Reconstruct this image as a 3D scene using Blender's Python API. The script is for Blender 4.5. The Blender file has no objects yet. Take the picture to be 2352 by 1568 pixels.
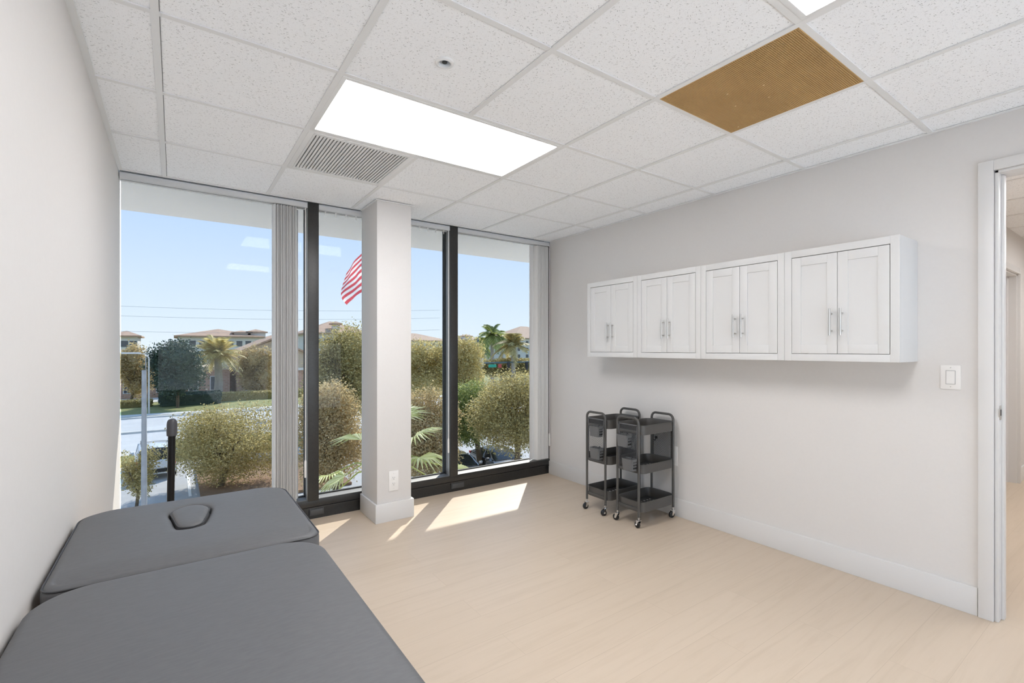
import bpy, bmesh, math, random
from mathutils import Vector, Matrix, noise
R = math.radians
sc = bpy.context.scene
COL = sc.collection
random.seed(7)

# ------------------------------------------------------------------ camera
F_PX, HY, YAW, EYE = 1097.0, 801.0, R(35.24), 1.332
SN, CS = math.sin(YAW), math.cos(YAW)
cam = bpy.data.cameras.new('camera'); cam.sensor_width = 36.0
cam.lens = F_PX / 2352 * 36.0; cam.shift_y = (HY - 784.0) / 2352.0
cam.clip_start = 0.02; cam.clip_end = 1500
co = bpy.data.objects.new('camera', cam); COL.objects.link(co)
co.location = (0, 0, EYE); co.rotation_euler = (R(90), 0, -YAW)
sc.camera = co

def at(x, y, t):
    """world point seen at photo pixel (x, y) at t metres of depth"""
    l = (x - 1176) / F_PX; v = (HY - y) / F_PX
    return Vector(((SN + l * CS) * t, (CS - l * SN) * t, EYE + v * t))
def atY(x, y, Y):
    l = (x - 1176) / F_PX
    return at(x, y, Y / (CS - l * SN))
GZ = -5.7
def atG(x, y):
    return at(x, y, (GZ - EYE) / ((HY - y) / F_PX))

# ------------------------------------------------------------------ materials
MATS = {}
def mat(name, col=(.8, .8, .8), rough=.5, metal=0.0, spec=.5, coat=0.0, emit=None, estr=0.0):
    m = bpy.data.materials.new(name); m.use_nodes = True
    b = m.node_tree.nodes['Principled BSDF']
    b.inputs['Base Color'].default_value = (*col, 1); b.inputs['Roughness'].default_value = rough
    b.inputs['Metallic'].default_value = metal; b.inputs['Specular IOR Level'].default_value = spec
    b.inputs['Coat Weight'].default_value = coat
    if emit:
        b.inputs['Emission Color'].default_value = (*emit, 1); b.inputs['Emission Strength'].default_value = estr
    MATS[name] = m
    return m
def N(m, typ, **kw):
    n = m.node_tree.nodes.new(typ)
    for k, v in kw.items():
        if hasattr(n, k): setattr(n, k, v)
        else: n.inputs[k].default_value = v
    return n
def L(m, a, b): m.node_tree.links.new(a, b)
def bsdf(m): return m.node_tree.nodes['Principled BSDF']
def ramp(m, stops):
    n = N(m, 'ShaderNodeValToRGB'); e = n.color_ramp.elements
    while len(e) < len(stops): e.new(0.5)
    for i, (p, c) in enumerate(stops):
        e[i].position = p; e[i].color = (*c, 1) if len(c) == 3 else c
    return n
def coords(m, scale=(1, 1, 1), kind='Object', rot=(0, 0, 0)):
    t = N(m, 'ShaderNodeTexCoord'); mp = N(m, 'ShaderNodeMapping')
    mp.inputs['Scale'].default_value = scale; mp.inputs['Rotation'].default_value = rot
    L(m, t.outputs[kind], mp.inputs['Vector']); return mp.outputs['Vector']
def bump(m, h, strength=.1, dist=.01):
    b = N(m, 'ShaderNodeBump'); b.inputs['Strength'].default_value = strength; b.inputs['Distance'].default_value = dist
    L(m, h, b.inputs['Height']); L(m, b.outputs['Normal'], bsdf(m).inputs['Normal'])
def mottled(name, c1, c2, scale, rough=.5, detail=4, bstr=0, **kw):
    m = mat(name, c1, rough, **kw)
    n = N(m, 'ShaderNodeTexNoise'); n.inputs['Scale'].default_value = scale; n.inputs['Detail'].default_value = detail
    L(m, coords(m), n.inputs['Vector'])
    r = ramp(m, [(.3, c1), (.7, c2)]); L(m, n.outputs['Fac'], r.inputs['Fac'])
    L(m, r.outputs['Color'], bsdf(m).inputs['Base Color'])
    if bstr: bump(m, n.outputs['Fac'], bstr)
    return m
def mathn(m, op, a, b=None, c=None):
    n = N(m, 'ShaderNodeMath'); n.operation = op
    for i, v in enumerate((a, b, c)):
        if v is None: continue
        if isinstance(v, (int, float)): n.inputs[i].default_value = v
        else: L(m, v, n.inputs[i])
    return n.outputs[0]

M_wall = mottled('wall_paint', (.695, .671, .65), (.705, .681, .66), 60, .6, bstr=.02)
M_trim = mat('trim_paint', (.69, .678, .664), .35)
M_white = mat('cabinet_white', (.68, .678, .672), .4)
M_whiteplastic = mat('white_plastic', (.82, .80, .775), .35)
M_tbar = mat('grid_bar_white', (.80, .80, .79), .45)
M_gap = mat('shadow_gap', (.12, .12, .12), .8)
M_nickel = mat('brushed_nickel', (.62, .61, .59), .35, 1.0)
M_chrome = mat('chrome', (.8, .8, .8), .15, 1.0)
M_sill = mat('satin_sill_metal', (.26, .26, .257), .62, 1.0)
M_black = mottled('black_anodised', (.018, .017, .016), (.026, .025, .023), 90, .36, spec=.5)
M_blackgasket = mat('black_gasket', (.01, .01, .01), .6)
M_sheen = mat('mullion_sheen_grey', (.42, .41, .40), .45, .6)  # grey standing for the bright reflection on the mullion sides
M_vane = mat('blind_vane_pvc', (.74, .735, .725), .5)
M_rail = mat('blind_headrail', (.62, .62, .61), .45)
M_cart = mat('cart_grey_enamel', (.075, .071, .066), .42)
M_cartin = mat('cart_mesh_grey', (.05, .052, .056), .5)
M_bin = mat('bin_grey_plastic', (.125, .127, .13), .5)
M_rubber = mat('black_rubber', (.012, .012, .012), .5)
M_darkhole = mat('dark_hole', (.01, .01, .01), .8)
M_rod = mat('black_rod_metal', (.004, .0037, .0035), .35, spec=.3)
M_cap = mat('grey_rod_cap', (.06, .06, .068), .4)
M_wood = mottled('birch_frame', (.55, .36, .2), (.62, .42, .25), 12, .4)

# massage vinyl
M_vinyl = mat('grey_vinyl', (.105, .107, .113), .52, spec=.35)
n = N(M_vinyl, 'ShaderNodeTexNoise'); n.inputs['Scale'].default_value = 1; n.inputs['Detail'].default_value = 5
L(M_vinyl, coords(M_vinyl, (40, 160, 40)), n.inputs['Vector'])
r = ramp(M_vinyl, [(.3, (.106, .1075, .112)), (.7, (.121, .1225, .127))]); L(M_vinyl, n.outputs['Fac'], r.inputs['Fac'])
L(M_vinyl, r.outputs['Color'], bsdf(M_vinyl).inputs['Base Color']); bump(M_vinyl, n.outputs['Fac'], .05, .002)
M_piping = mat('dark_grey_piping', (.045, .046, .05), .5)

# floor planks along X
M_floor = mat('oak_plank_floor', (.6, .5, .4), .42, spec=.4)
v = coords(M_floor)
br = N(M_floor, 'ShaderNodeTexBrick'); br.offset = .37; br.squash = 1.0
br.inputs['Scale'].default_value = 1.0; br.inputs['Brick Width'].default_value = 1.25; br.inputs['Row Height'].default_value = .185
br.inputs['Mortar Size'].default_value = .0011; br.inputs['Mortar Smooth'].default_value = .3; br.inputs['Bias'].default_value = 0
br.inputs['Color1'].default_value = (.575, .474, .368, 1); br.inputs['Color2'].default_value = (.595, .493, .386, 1)
br.inputs['Mortar'].default_value = (.50, .405, .31, 1)
L(M_floor, v, br.inputs['Vector'])
# grain: per-plank offset
sep = N(M_floor, 'ShaderNodeVectorMath'); sep.operation = 'MULTIPLY'; sep.inputs[1].default_value = (1.1, 15, 1)
L(M_floor, v, sep.inputs[0])
add = N(M_floor, 'ShaderNodeVectorMath'); add.operation = 'ADD'; L(M_floor, sep.outputs[0], add.inputs[0])
sc2 = N(M_floor, 'ShaderNodeVectorMath'); sc2.operation = 'SCALE'; sc2.inputs['Scale'].default_value = 40
L(M_floor, br.outputs['Color'], sc2.inputs[0]); L(M_floor, sc2.outputs[0], add.inputs[1])
g1 = N(M_floor, 'ShaderNodeTexNoise'); g1.inputs['Scale'].default_value = 1.5; g1.inputs['Detail'].default_value = 8; g1.inputs['Roughness'].default_value = .65; g1.inputs['Distortion'].default_value = .8
L(M_floor, add.outputs[0], g1.inputs['Vector'])
gr = ramp(M_floor, [(.30, (.90, .885, .86)), (.50, (.985, .98, .975)), (.7, (1.01, 1.01, 1.01))]); L(M_floor, g1.outputs['Fac'], gr.inputs['Fac'])
mx = N(M_floor, 'ShaderNodeMixRGB'); mx.blend_type = 'MULTIPLY'; mx.inputs['Fac'].default_value = .8
L(M_floor, br.outputs['Color'], mx.inputs['Color1']); L(M_floor, gr.outputs['Color'], mx.inputs['Color2'])
L(M_floor, mx.outputs['Color'], bsdf(M_floor).inputs['Base Color'])
bump(M_floor, g1.outputs['Fac'], .03, .002)

# acoustic tile: light board with short dark fissures and pin holes
M_tile = mat('acoustic_tile', (.88, .88, .87), .85, spec=.2)
def fissure(rot, scl, th, keep):
    rv = coords(M_tile, rot=(0, 0, R(rot)))            # turn first, then stretch, so each layer has its own direction
    mp = N(M_tile, 'ShaderNodeMapping'); mp.inputs['Scale'].default_value = scl; L(M_tile, rv, mp.inputs['Vector'])
    vo = N(M_tile, 'ShaderNodeTexVoronoi'); vo.inputs['Scale'].default_value = 1.0; vo.voronoi_dimensions = '2D'
    L(M_tile, mp.outputs['Vector'], vo.inputs['Vector'])
    s = N(M_tile, 'ShaderNodeSeparateColor'); L(M_tile, vo.outputs['Color'], s.inputs[0])
    near = mathn(M_tile, 'LESS_THAN', vo.outputs['Distance'], th)
    k = mathn(M_tile, 'LESS_THAN', s.outputs[0], keep)
    return mathn(M_tile, 'MULTIPLY', near, mathn(M_tile, 'MULTIPLY', k, mathn(M_tile, 'MULTIPLY_ADD', s.outputs[1], .6, .2)))
f = fissure(20, (48, 190, 1), .20, .12)
for a in ((-38, (52, 200, 1), .21, .10), (65, (48, 185, 1), .19, .09), (30, (190, 190, 1), .24, .3)):
    f2 = fissure(*a); f = mathn(M_tile, 'MAXIMUM', f, mathn(M_tile, 'MULTIPLY', f2, .45 if a[1][0] > 100 else .9))
tr = ramp(M_tile, [(0, (.945, .955, .965)), (1, (.26, .26, .26))]); L(M_tile, f, tr.inputs['Fac'])
L(M_tile, tr.outputs['Color'], bsdf(M_tile).inputs['Base Color'])

# glass: tinted transmission with a physical reflection
M_glass = bpy.data.materials.new('tinted_glass'); M_glass.use_nodes = True
nt = M_glass.node_tree; nt.nodes.clear()
o_ = nt.nodes.new('ShaderNodeOutputMaterial'); tr_ = nt.nodes.new('ShaderNodeBsdfTransparent'); gl_ = nt.nodes.new('ShaderNodeBsdfGlossy')
tr_.inputs['Color'].default_value = (.468, .470, .464, 1); gl_.inputs['Roughness'].default_value = 0.0; gl_.inputs['Color'].default_value = (1, 1, 1, 1)
lw = nt.nodes.new('ShaderNodeLayerWeight')          # facing = 1 - cos(angle), the same for both faces of the pane
pw_ = nt.nodes.new('ShaderNodeMath'); pw_.operation = 'POWER'; pw_.inputs[1].default_value = 5
mu = nt.nodes.new('ShaderNodeMath'); mu.operation = 'MULTIPLY_ADD'; mu.inputs[1].default_value = .95; mu.inputs[2].default_value = .007
mxs = nt.nodes.new('ShaderNodeMixShader')
nt.links.new(lw.outputs['Facing'], pw_.inputs[0]); nt.links.new(pw_.outputs[0], mu.inputs[0]); nt.links.new(mu.outputs[0], mxs.inputs[0])
nt.links.new(tr_.outputs[0], mxs.inputs[1]); nt.links.new(gl_.outputs[0], mxs.inputs[2]); nt.links.new(mxs.outputs[0], o_.inputs[0])

M_clear = M_glass.copy(); M_clear.name = 'clear_glass'
for n_ in M_clear.node_tree.nodes:
    if n_.type == 'BSDF_TRANSPARENT': n_.inputs['Color'].default_value = (.975, .968, .94, 1)

def emitter(name, col, s):
    m = bpy.data.materials.new(name); m.use_nodes = True; t = m.node_tree; t.nodes.clear()
    o = t.nodes.new('ShaderNodeOutputMaterial'); e = t.nodes.new('ShaderNodeEmission')
    e.inputs['Color'].default_value = (*col, 1); e.inputs['Strength'].default_value = s
    t.links.new(e.outputs[0], o.inputs[0]); return m
LAMP = 4.6
M_lamp = emitter('lit_diffuser', (1.0, .99, .995), LAMP)

# outdoors
M_asphalt = mottled('pale_asphalt', (.40, .40, .395), (.48, .48, .47), 1.5, .8, detail=8)
M_road = mottled('bleached_road', (.50, .51, .51), (.58, .59, .59), .6, .8, detail=6)
M_concrete = mottled('pale_concrete', (.58, .57, .54), (.66, .65, .61), 2, .8)
M_line = mat('white_road_paint', (.85, .85, .83), .7)
M_grass = mottled('lawn_grass', (.19, .22, .07), (.33, .32, .13), 1.2, .9, detail=8)
M_mulch = mottled('brown_mulch', (.20, .12, .07), (.32, .20, .12), 6, .9)
M_stucco = mottled('cream_stucco', (.72, .70, .66), (.76, .74, .70), 3, .8)
M_stuccotan = mottled('tan_stucco', (.56, .45, .33), (.62, .50, .37), 3, .8)
M_roof = mottled('clay_tile_roof', (.42, .27, .18), (.54, .36, .25), 1.2, .8, detail=8)
M_winpane = mat('dark_window_pane', (.09, .10, .11), .15, spec=.6)
M_soffit = mat('soffit_paint', (.90, .87, .83), .7)
M_steel = mottled('galvanised_pole', (.34, .35, .36), (.44, .45, .46), 6, .5, metal=.2)
M_dkgreen = mat('dark_green_steel', (.10, .15, .15), .5)
M_brick = mat('red_brick', (.35, .18, .12), .85)
bk = N(M_brick, 'ShaderNodeTexBrick'); bk.inputs['Scale'].default_value = 1.0
bk.inputs['Brick Width'].default_value = .6; bk.inputs['Row Height'].default_value = .25; bk.inputs['Mortar Size'].default_value = .02
bk.inputs['Color1'].default_value = (.42, .25, .17, 1); bk.inputs['Color2'].default_value = (.50, .31, .22, 1); bk.inputs['Mortar'].default_value = (.55, .45, .38, 1)
L(M_brick, coords(M_brick, rot=(R(90), 0, 0)), bk.inputs['Vector']); L(M_brick, bk.outputs['Color'], bsdf(M_brick).inputs['Base Color'])

def leafmat(name, dark, light, trans=.35):
    m = mat(name, light, .55)
    vo = N(m, 'ShaderNodeTexWhiteNoise', noise_dimensions='1D'); g = N(m, 'ShaderNodeNewGeometry')
    L(m, g.outputs['Random Per Island'], vo.inputs['W'])
    r = ramp(m, [(0, dark), (1, light)]); L(m, vo.outputs['Value'], r.inputs['Fac'])
    L(m, r.outputs['Color'], bsdf(m).inputs['Base Color'])
    t = N(m, 'ShaderNodeBsdfTranslucent'); L(m, r.outputs['Color'], t.inputs['Color'])
    mix = N(m, 'ShaderNodeMixShader'); mix.inputs[0].default_value = trans
    out = m.node_tree.nodes['Material Output']
    L(m, bsdf(m).outputs[0], mix.inputs[1]); L(m, t.outputs[0], mix.inputs[2]); L(m, mix.outputs[0], out.inputs[0])
    return m
M_leaf_olive = leafmat('warmed_olive_foliage', (.30, .245, .085), (.74, .64, .30), .5)  # olive warmed by the glass's tan reflection, put into the leaf colour
M_leaf_dark = leafmat('dark_foliage', (.035, .065, .05), (.12, .17, .11), .2)
M_leaf_tan = leafmat('warmed_tan_foliage', (.42, .32, .15), (.78, .64, .36), .5)  # tan reflection in the window glass, painted into the leaves
M_leaf_green = leafmat('fresh_foliage', (.15, .20, .055), (.52, .56, .19), .45)
M_leaf_gold = leafmat('warmed_gold_foliage', (.48, .39, .14), (.84, .73, .36), .5)  # backlight and the glass's warm cast put into the gold
M_frond = leafmat('palm_frond', (.40, .44, .12), (.86, .88, .56), .5)
M_bark = mottled('tree_bark', (.10, .075, .05), (.18, .14, .10), 4, .9)
M_palmbark = mottled('palm_bark', (.34, .31, .27), (.44, .40, .35), 4, .9)

# ------------------------------------------------------------------ mesh helpers
class MB:
    def __init__(s): s.bm = bmesh.new()
    def box(s, x0, x1, y0, y1, z0, z1, bev=0.0, seg=2, M=None):
        t = bmesh.new(); bmesh.ops.create_cube(t, size=1)
        for v in t.verts:
            v.co = Vector(((x0 + x1) / 2 + v.co.x * (x1 - x0), (y0 + y1) / 2 + v.co.y * (y1 - y0), (z0 + z1) / 2 + v.co.z * (z1 - z0)))
        if bev > 0: bmesh.ops.bevel(t, geom=list(t.edges), offset=bev, segments=seg, profile=.6, affect='EDGES')
        s._merge(t, M); return s
    def _merge(s, t, M=None):
        if M is not None: bmesh.ops.transform(t, matrix=M, verts=t.verts)
        vm = {v: s.bm.verts.new(v.co) for v in t.verts}
        for f in t.faces:
            try: s.bm.faces.new([vm[v] for v in f.verts])
            except ValueError: pass
        t.free()
    def tube(s, pts, r, seg=10, closed=False, caps=True):
        pts = [Vector(p) for p in pts]; n = len(pts); rings = []
        up = None
        for i, p in enumerate(pts):
            if closed: d = pts[(i + 1) % n] - pts[i - 1]
            else: d = pts[min(i + 1, n - 1)] - pts[max(i - 1, 0)]
            if d.length < 1e-9: d = Vector((0, 0, 1))
            d.normalize()
            if up is None:
                up = Vector((0, 0, 1)) if abs(d.z) < .9 else Vector((1, 0, 0))
            a = d.cross(up)
            if a.length < 1e-6: a = d.cross(Vector((0, 1, 0)))
            a.normalize(); up = a.cross(d).normalized(); b = up
            rr = r[i] if isinstance(r, (list, tuple)) else r
            rings.append([s.bm.verts.new(p + (a * math.cos(2 * math.pi * k / seg) + b * math.sin(2 * math.pi * k / seg)) * rr) for k in range(seg)])
        m = n if closed else n - 1
        for i in range(m):
            A, B = rings[i], rings[(i + 1) % n]
            for k in range(seg):
                s.bm.faces.new((A[k], A[(k + 1) % seg], B[(k + 1) % seg], B[k]))
        if caps and not closed:
            s.bm.faces.new(rings[0]); s.bm.faces.new(list(reversed(rings[-1])))
        return s
    def cyl(s, p0, p1, r0, r1=None, seg=20): return s.tube([p0, p1], [r0, r0 if r1 is None else r1], seg)
    def lathe(s, c, prof, seg=28, axis='z'):
        c = Vector(c); rings = []
        for (r, h) in prof:
            ring = []
            for k in range(seg):
                a = 2 * math.pi * k / seg; u, w = r * math.cos(a), r * math.sin(a)
                o = {'z': (u, w, h), 'x': (h, u, w), 'y': (u, h, w)}[axis]
                ring.append(s.bm.verts.new(c + Vector(o)))
            rings.append(ring)
        for A, B in zip(rings, rings[1:]):
            for k in range(seg): s.bm.faces.new((A[k], A[(k + 1) % seg], B[(k + 1) % seg], B[k]))
        s.bm.faces.new(rings[0]); s.bm.faces.new(list(reversed(rings[-1]))); return s
    def quad(s, *p):
        s.bm.faces.new([s.bm.verts.new(Vector(q)) for q in p]); return s
    def prism(s, poly, d):
        """closed polygon (3-D points) extruded along vector d"""
        d = Vector(d); a = [s.bm.verts.new(Vector(p)) for p in poly]; b = [s.bm.verts.new(Vector(p) + d) for p in poly]
        n = len(a); s.bm.faces.new(a); s.bm.faces.new(list(reversed(b)))
        for i in range(n): s.bm.faces.new((a[i], b[i], b[(i + 1) % n], a[(i + 1) % n]))
        return s
    def loft(s, rings, cap=True, closed=True):
        rs = [[s.bm.verts.new(Vector(p)) for p in r] for r in rings]
        for A, B in zip(rs, rs[1:]):
            n = len(A)
            for k in range(n if closed else n - 1): s.bm.faces.new((A[k], A[(k + 1) % n], B[(k + 1) % n], B[k]))
        if cap: s.bm.faces.new(rs[0]); s.bm.faces.new(list(reversed(rs[-1])))
        return s
    def build(s, name, m, parent=None, smooth=30, recalc=True):
        if recalc: bmesh.ops.recalc_face_normals(s.bm, faces=s.bm.faces)
        me = bpy.data.meshes.new(name)
        if parent is not None: bmesh.ops.translate(s.bm, vec=-Vector(base_of(parent)), verts=s.bm.verts)
        s.bm.to_mesh(me); s.bm.free()
        me.materials.append(m)
        if smooth:
            me.polygons.foreach_set('use_smooth', [True] * len(me.polygons))
            me.set_sharp_from_angle(angle=R(smooth))
        o = bpy.data.objects.new(name, me); COL.objects.link(o)
        if parent is not None: o.parent = parent
        return o
BASE = {}
def base_of(o): return BASE.get(o.name, (0, 0, 0))
def thing(name, label, cat, loc=(0, 0, 0), group=None):
    o = bpy.data.objects.new(name, None); o.empty_display_size = .1; COL.objects.link(o)
    o.location = loc; BASE[o.name] = tuple(loc); o['label'] = label; o['category'] = cat
    if group: o['group'] = group
    return o
def part(mb, name, m, parent, **k):
    o = mb.build(name, m, parent, **k); BASE[o.name] = base_of(parent); return o
def tag(o, label, cat, group=None):
    o['label'] = label; o['category'] = cat
    if group: o['group'] = group
    return o
def struct(name, mb, m, label=None, **k):
    o = mb.build(name, m, **k); o['kind'] = 'structure'
    o['label'] = label or name.replace('_', ' '); o['category'] = name.split('_')[0]
    return o
def sroot(name, label, cat):
    o = thing(name, label, cat); o['kind'] = 'structure'; return o
def dup(root, delta, label, group=None):
    r = root.copy(); COL.objects.link(r); r.location = Vector(root.location) + Vector(delta); r['label'] = label
    BASE[r.name] = tuple(r.location)
    if group: r['group'] = group
    for ch in list(root.children):
        c = ch.copy(); COL.objects.link(c); c.parent = r
        for g in list(ch.children):
            d = g.copy(); COL.objects.link(d); d.parent = c
    return r

# ------------------------------------------------------------------ room shell
XL, XR, YW, H = -.293, 3.28, 3.93, 2.474
YG = 4.06            # glass plane
YB = -2.0            # back wall, opened by added glazing for fill light
HX1 = 8.6            # hall end
HYW = .98            # hall far wall
ZS = .158            # sill height
struct('floor', MB().box(XL - .1, HX1, YB - .1, YW + .03, -.12, 0), M_floor, 'pale oak plank floor', smooth=0)
struct('wall_left', MB().box(XL - .1, XL, YB - .1, YG - .005, 0, H + .12), M_wall, 'warm white left wall', smooth=0)
w = MB(); w.box(XL, XR, YB - .1, YB, 0, .12); w.box(XL, XR, YB - .1, YB, 1.45, H + .12)
struct('wall_back', w, M_wall, 'low kerb and head of the added glazed wall behind the camera', smooth=0)
DY1, DY0, DZ = .545, -.37, 2.203     # door opening
w = MB(); w.box(XR, XR + .12, DY1, YG, 0, H + .12); w.box(XR, XR + .12, DY0, DY1, DZ, H + .12); w.box(XR, XR + .12, YB - .1, DY0, 0, H + .12)
struct('wall_right', w, M_wall, 'warm white right wall with the doorway', smooth=0)
# hall
hd0, hd1, hdz = 5.95, 6.83, 2.07
w = MB(); w.box(XR + .12, hd0, HYW, HYW + .14, 0, H); w.box(hd1, HX1, HYW, HYW + .14, 0, H); w.box(hd0, hd1, HYW, HYW + .14, hdz, H)
struct('wall_hall', w, M_wall, 'white hallway wall seen through the doorway', smooth=0)
struct('wall_hall_end', MB().box(HX1, HX1 + .1, YB - .1, HYW + .14, 0, H + .1), M_wall, 'hallway end wall', smooth=0)
struct('wall_hall_back', MB().box(XR + .12, HX1, YB - .1, YB, 0, H + .1), M_wall, 'hallway back wall', smooth=0)

# ceiling as separate tiles between bars
PX0, PIT, PY0 = -.055, .617, .785
gx = [XL] + [PX0 + PIT * k for k in range(6)] + [XR]
gy = sorted([PY0 + .62 * k for k in range(-3, 5)] + [YB, YW])
skip = {}
def cell(x, y):
    i = max(k for k in range(len(gx) - 1) if gx[k] <= x); j = max(k for k in range(len(gy) - 1) if gy[k] <= y); return (i, j)
for (x, y) in ((.8, 2.3), (1.4, 2.3), (.8, 2.9), (2.1, 1.0), (.8, .5), (1.4, .5)): skip[cell(x, y)] = 1
w = MB()
spx, spy = .882, 1.715
for i in range(len(gx) - 1):
    for j in range(len(gy) - 1):
        if (i, j) in skip: continue
        if (i, j) == cell(spx, spy):      # tile with a sprinkler hole
            h = .024
            w.box(gx[i], spx - h, gy[j], gy[j + 1], H + .004, H + .02); w.box(spx + h, gx[i + 1], gy[j], gy[j + 1], H + .004, H + .02)
            w.box(spx - h, spx + h, gy[j], spy - h, H + .004, H + .02); w.box(spx - h, spx + h, spy + h, gy[j + 1], H + .004, H + .02)
        else:
            w.box(gx[i], gx[i + 1], gy[j], gy[j + 1], H + .004, H + .02)
ceil = struct('ceiling', w, M_tile, 'white fissured acoustic tile ceiling', smooth=0)
w = MB(); tb = .012
def span_ok(a, b): return True
for x in gx[1:-1]:
    for j in range(len(gy) - 1):
        if abs(x - 1.179) < .01 and (gy[j] > 2.0 and gy[j + 1] < 2.7 or gy[j] > .1 and gy[j + 1] < .8): continue
        w.box(x - tb, x + tb, gy[j], gy[j + 1], H - .002, H + .003)
for y in gy[1:-1]: w.box(XL, XR, y - tb, y + tb, H - .0015, H + .0032)
w.box(XL, XL + .022, YB, YW, H - .0025, H + .002); w.box(XR - .022, XR, YB, YW, H - .0025, H + .002)
w.box(XL, XR, YW - .02, YW, H - .003, H + .003)
g = part(w, 'ceiling_grid', M_tbar, ceil, smooth=0)
# thin dark reveal beside the bars
w = MB()
for x in gx[1:-1]:
    for j in range(len(gy) - 1):
        if abs(x - 1.179) < .01 and (gy[j] > 2.0 and gy[j + 1] < 2.7 or gy[j] > .1 and gy[j + 1] < .8): continue
        w.box(x + tb, x + tb + .0022, gy[j], gy[j + 1], H + .0025, H + .0036)
for y in gy[1:-1]: w.box(XL, XR, y + tb, y + tb + .0018, H + .0025, H + .0036)
part(w, 'grid_reveal', M_gap, ceil, smooth=0)
# hall ceiling
w = MB(); hx = [XR + .12 + .61 * k for k in range(10)]
for a, b in zip(hx, hx[1:]):
    w.box(a, min(b, HX1), YB, .37, H, H + .02); w.box(a, min(b, HX1), .37, HYW, H, H + .02)
hc = struct('ceiling_hall', w, M_tile, 'acoustic tile ceiling of the hallway', smooth=0)
w = MB()
for a in hx[1:]: w.box(a - .012, a + .012, YB, HYW, H - .004, H)
w.box(XR + .12, HX1, .358, .382, H - .004, H)
part(w, 'ceiling_grid', M_tbar, hc, smooth=0)
w = MB()
for a in hx[1:]: w.box(a + .012, a + .019, YB, HYW, H - .001, H)
part(w, 'grid_reveal', M_gap, hc, smooth=0)

# baseboards
BH, BT = .14, .015
struct('baseboard_right', MB().box(XR - BT, XR, DY1 + .06, YW + .01, 0, BH, .003), M_trim, 'white right baseboard')
struct('baseboard_left', MB().box(XL, XL + BT, YB, YW, 0, BH, .003), M_trim, 'white left baseboard')
struct('baseboard_back', MB().box(XL + BT, XR - BT, YB, YB + BT, 0, BH, .003), M_trim, 'white back baseboard')
w = MB(); w.box(XR + .12, hd0 - .06, HYW - BT, HYW, 0, BH, .003); w.box(hd1 + .06, HX1, HYW - BT, HYW, 0, BH, .003)
struct('baseboard_hall', w, M_trim, 'white hallway baseboard')

# column by the window
CX0, CX1, CY0 = 1.262, 1.54, 3.572
col = struct('wall_column', MB().box(CX0, CX1, CY0, YW + .012, 0, H, .004), M_wall, 'square column standing before the window wall')
w = MB(); w.box(CX0 - .017, CX1 + .017, CY0 - .017, CY0, 0, BH + .004, .003); w.box(CX0 - .017, CX0, CY0, YW, 0, BH + .004, .003); w.box(CX1, CX1 + .017, CY0, YW, 0, BH + .004, .003)
struct('baseboard_column', w, M_trim, 'tall white baseboard around the column')
w = MB(); w.box(CX0 - .012, CX1 + .02, CY0 - .012, CY0, H - .008, H - .002); w.box(CX0 - .012, CX0, CY0, YW, H - .008, H - .002)
struct('trim_1', w, M_tbar, 'thin white angle around the column head', smooth=0)

# curb and windows
w = MB(); w.box(XL, XR, YW + .03, YG + .05, 0, ZS - .05); w.box(XL, XR, YW + .012, YG + .05, ZS - .06, ZS - .003, .002)
w.box(XL, XR, YW + .006, YW + .02, .086, .096)
curb = struct('trim_2', w, M_black, 'black metal curb under the windows')
part(MB().box(XL, XR, YW + .013, YG - .005, ZS - .003, ZS, .001), 'sill_top', M_sill, curb)
for (a, b) in ((.858, .965), (2.10, 2.235)):
    k = MB(); k.box(a, b, YW + .016, YW + .03, .028, .085, .003); k.box(a + .008, b - .008, YW + .010, YW + .018, .034, .079, .004)
    part(k, 'cover_plate', mat('dull_cover_plate', (.06, .06, .06), .4), curb)
MU = ((.845, .925), (2.083, 2.163))
bays = ((XL, MU[0][0]), (MU[0][1], MU[1][0]), (MU[1][1], XR))
names = ('left bay window pane beside the massage table', 'middle bay window pane behind the column', 'right bay window pane before the right wall')
for i, (a, b) in enumerate(bays):
    wr = sroot('window_%d' % (i + 1), names[i], 'window')
    part(MB().box(a + .004, b - .004, YG - .004, YG + .004, ZS - .01, 2.62), 'pane', M_glass, wr, smooth=0)
    k = MB(); k.box(a, b, YG - .012, YG + .012, ZS, ZS + .008)
    if i < 2: k.box(b - .004, b, YG - .02, YG + .02, ZS, 2.62)
    part(k, 'gasket', M_blackgasket, wr, smooth=0)
    if i < 2:
        m0, m1 = MU[i]
        part(MB().box(m0, m1, YW + .008, YG + .04, ZS - .012, H + .1, .0015), 'mullion', M_black, wr)
        k = MB(); k.box(m0 - .004, m0, YW + .022, YW + .05, ZS, H - .05, .001); k.box(m0 - .003, m0, YW + .062, YW + .076, ZS, H - .05, .001)  # strips carry the mullion's side reflection as a grey colour
        part(k, 'side_sheen', M_sheen, wr)
    else:
        part(MB().box(XR - .012, XR - .001, YW + .02, YG + .02, ZS, H - .03), 'jamb', M_black, wr, smooth=0)
    part(MB().box(a, b, YG - .02, YG + .03, 2.50, 2.66), 'head', M_black, wr, smooth=0)
wr = sroot('window_4', 'added unseen glazed wall behind the camera for fill light', 'window')  # unseen glazing, added so outdoor light fills the room
part(MB().box(XL, XR, YB - .06, YB - .052, .12, 1.45), 'pane', M_clear, wr, smooth=0)
for x in (XL + .03, (XL + XR) / 2, XR - .03): part(MB().box(x - .03, x + .03, YB - .09, YB - .01, .12, 1.45), 'mullion', M_black, wr, smooth=0)
# slab edge above the ceiling, closing the gap between ceiling and glass
struct('trim_3', MB().box(XL, XR, YW, YG + .03, H + .03, H + .12), M_rail, 'bulkhead above the blinds', smooth=0)

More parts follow.
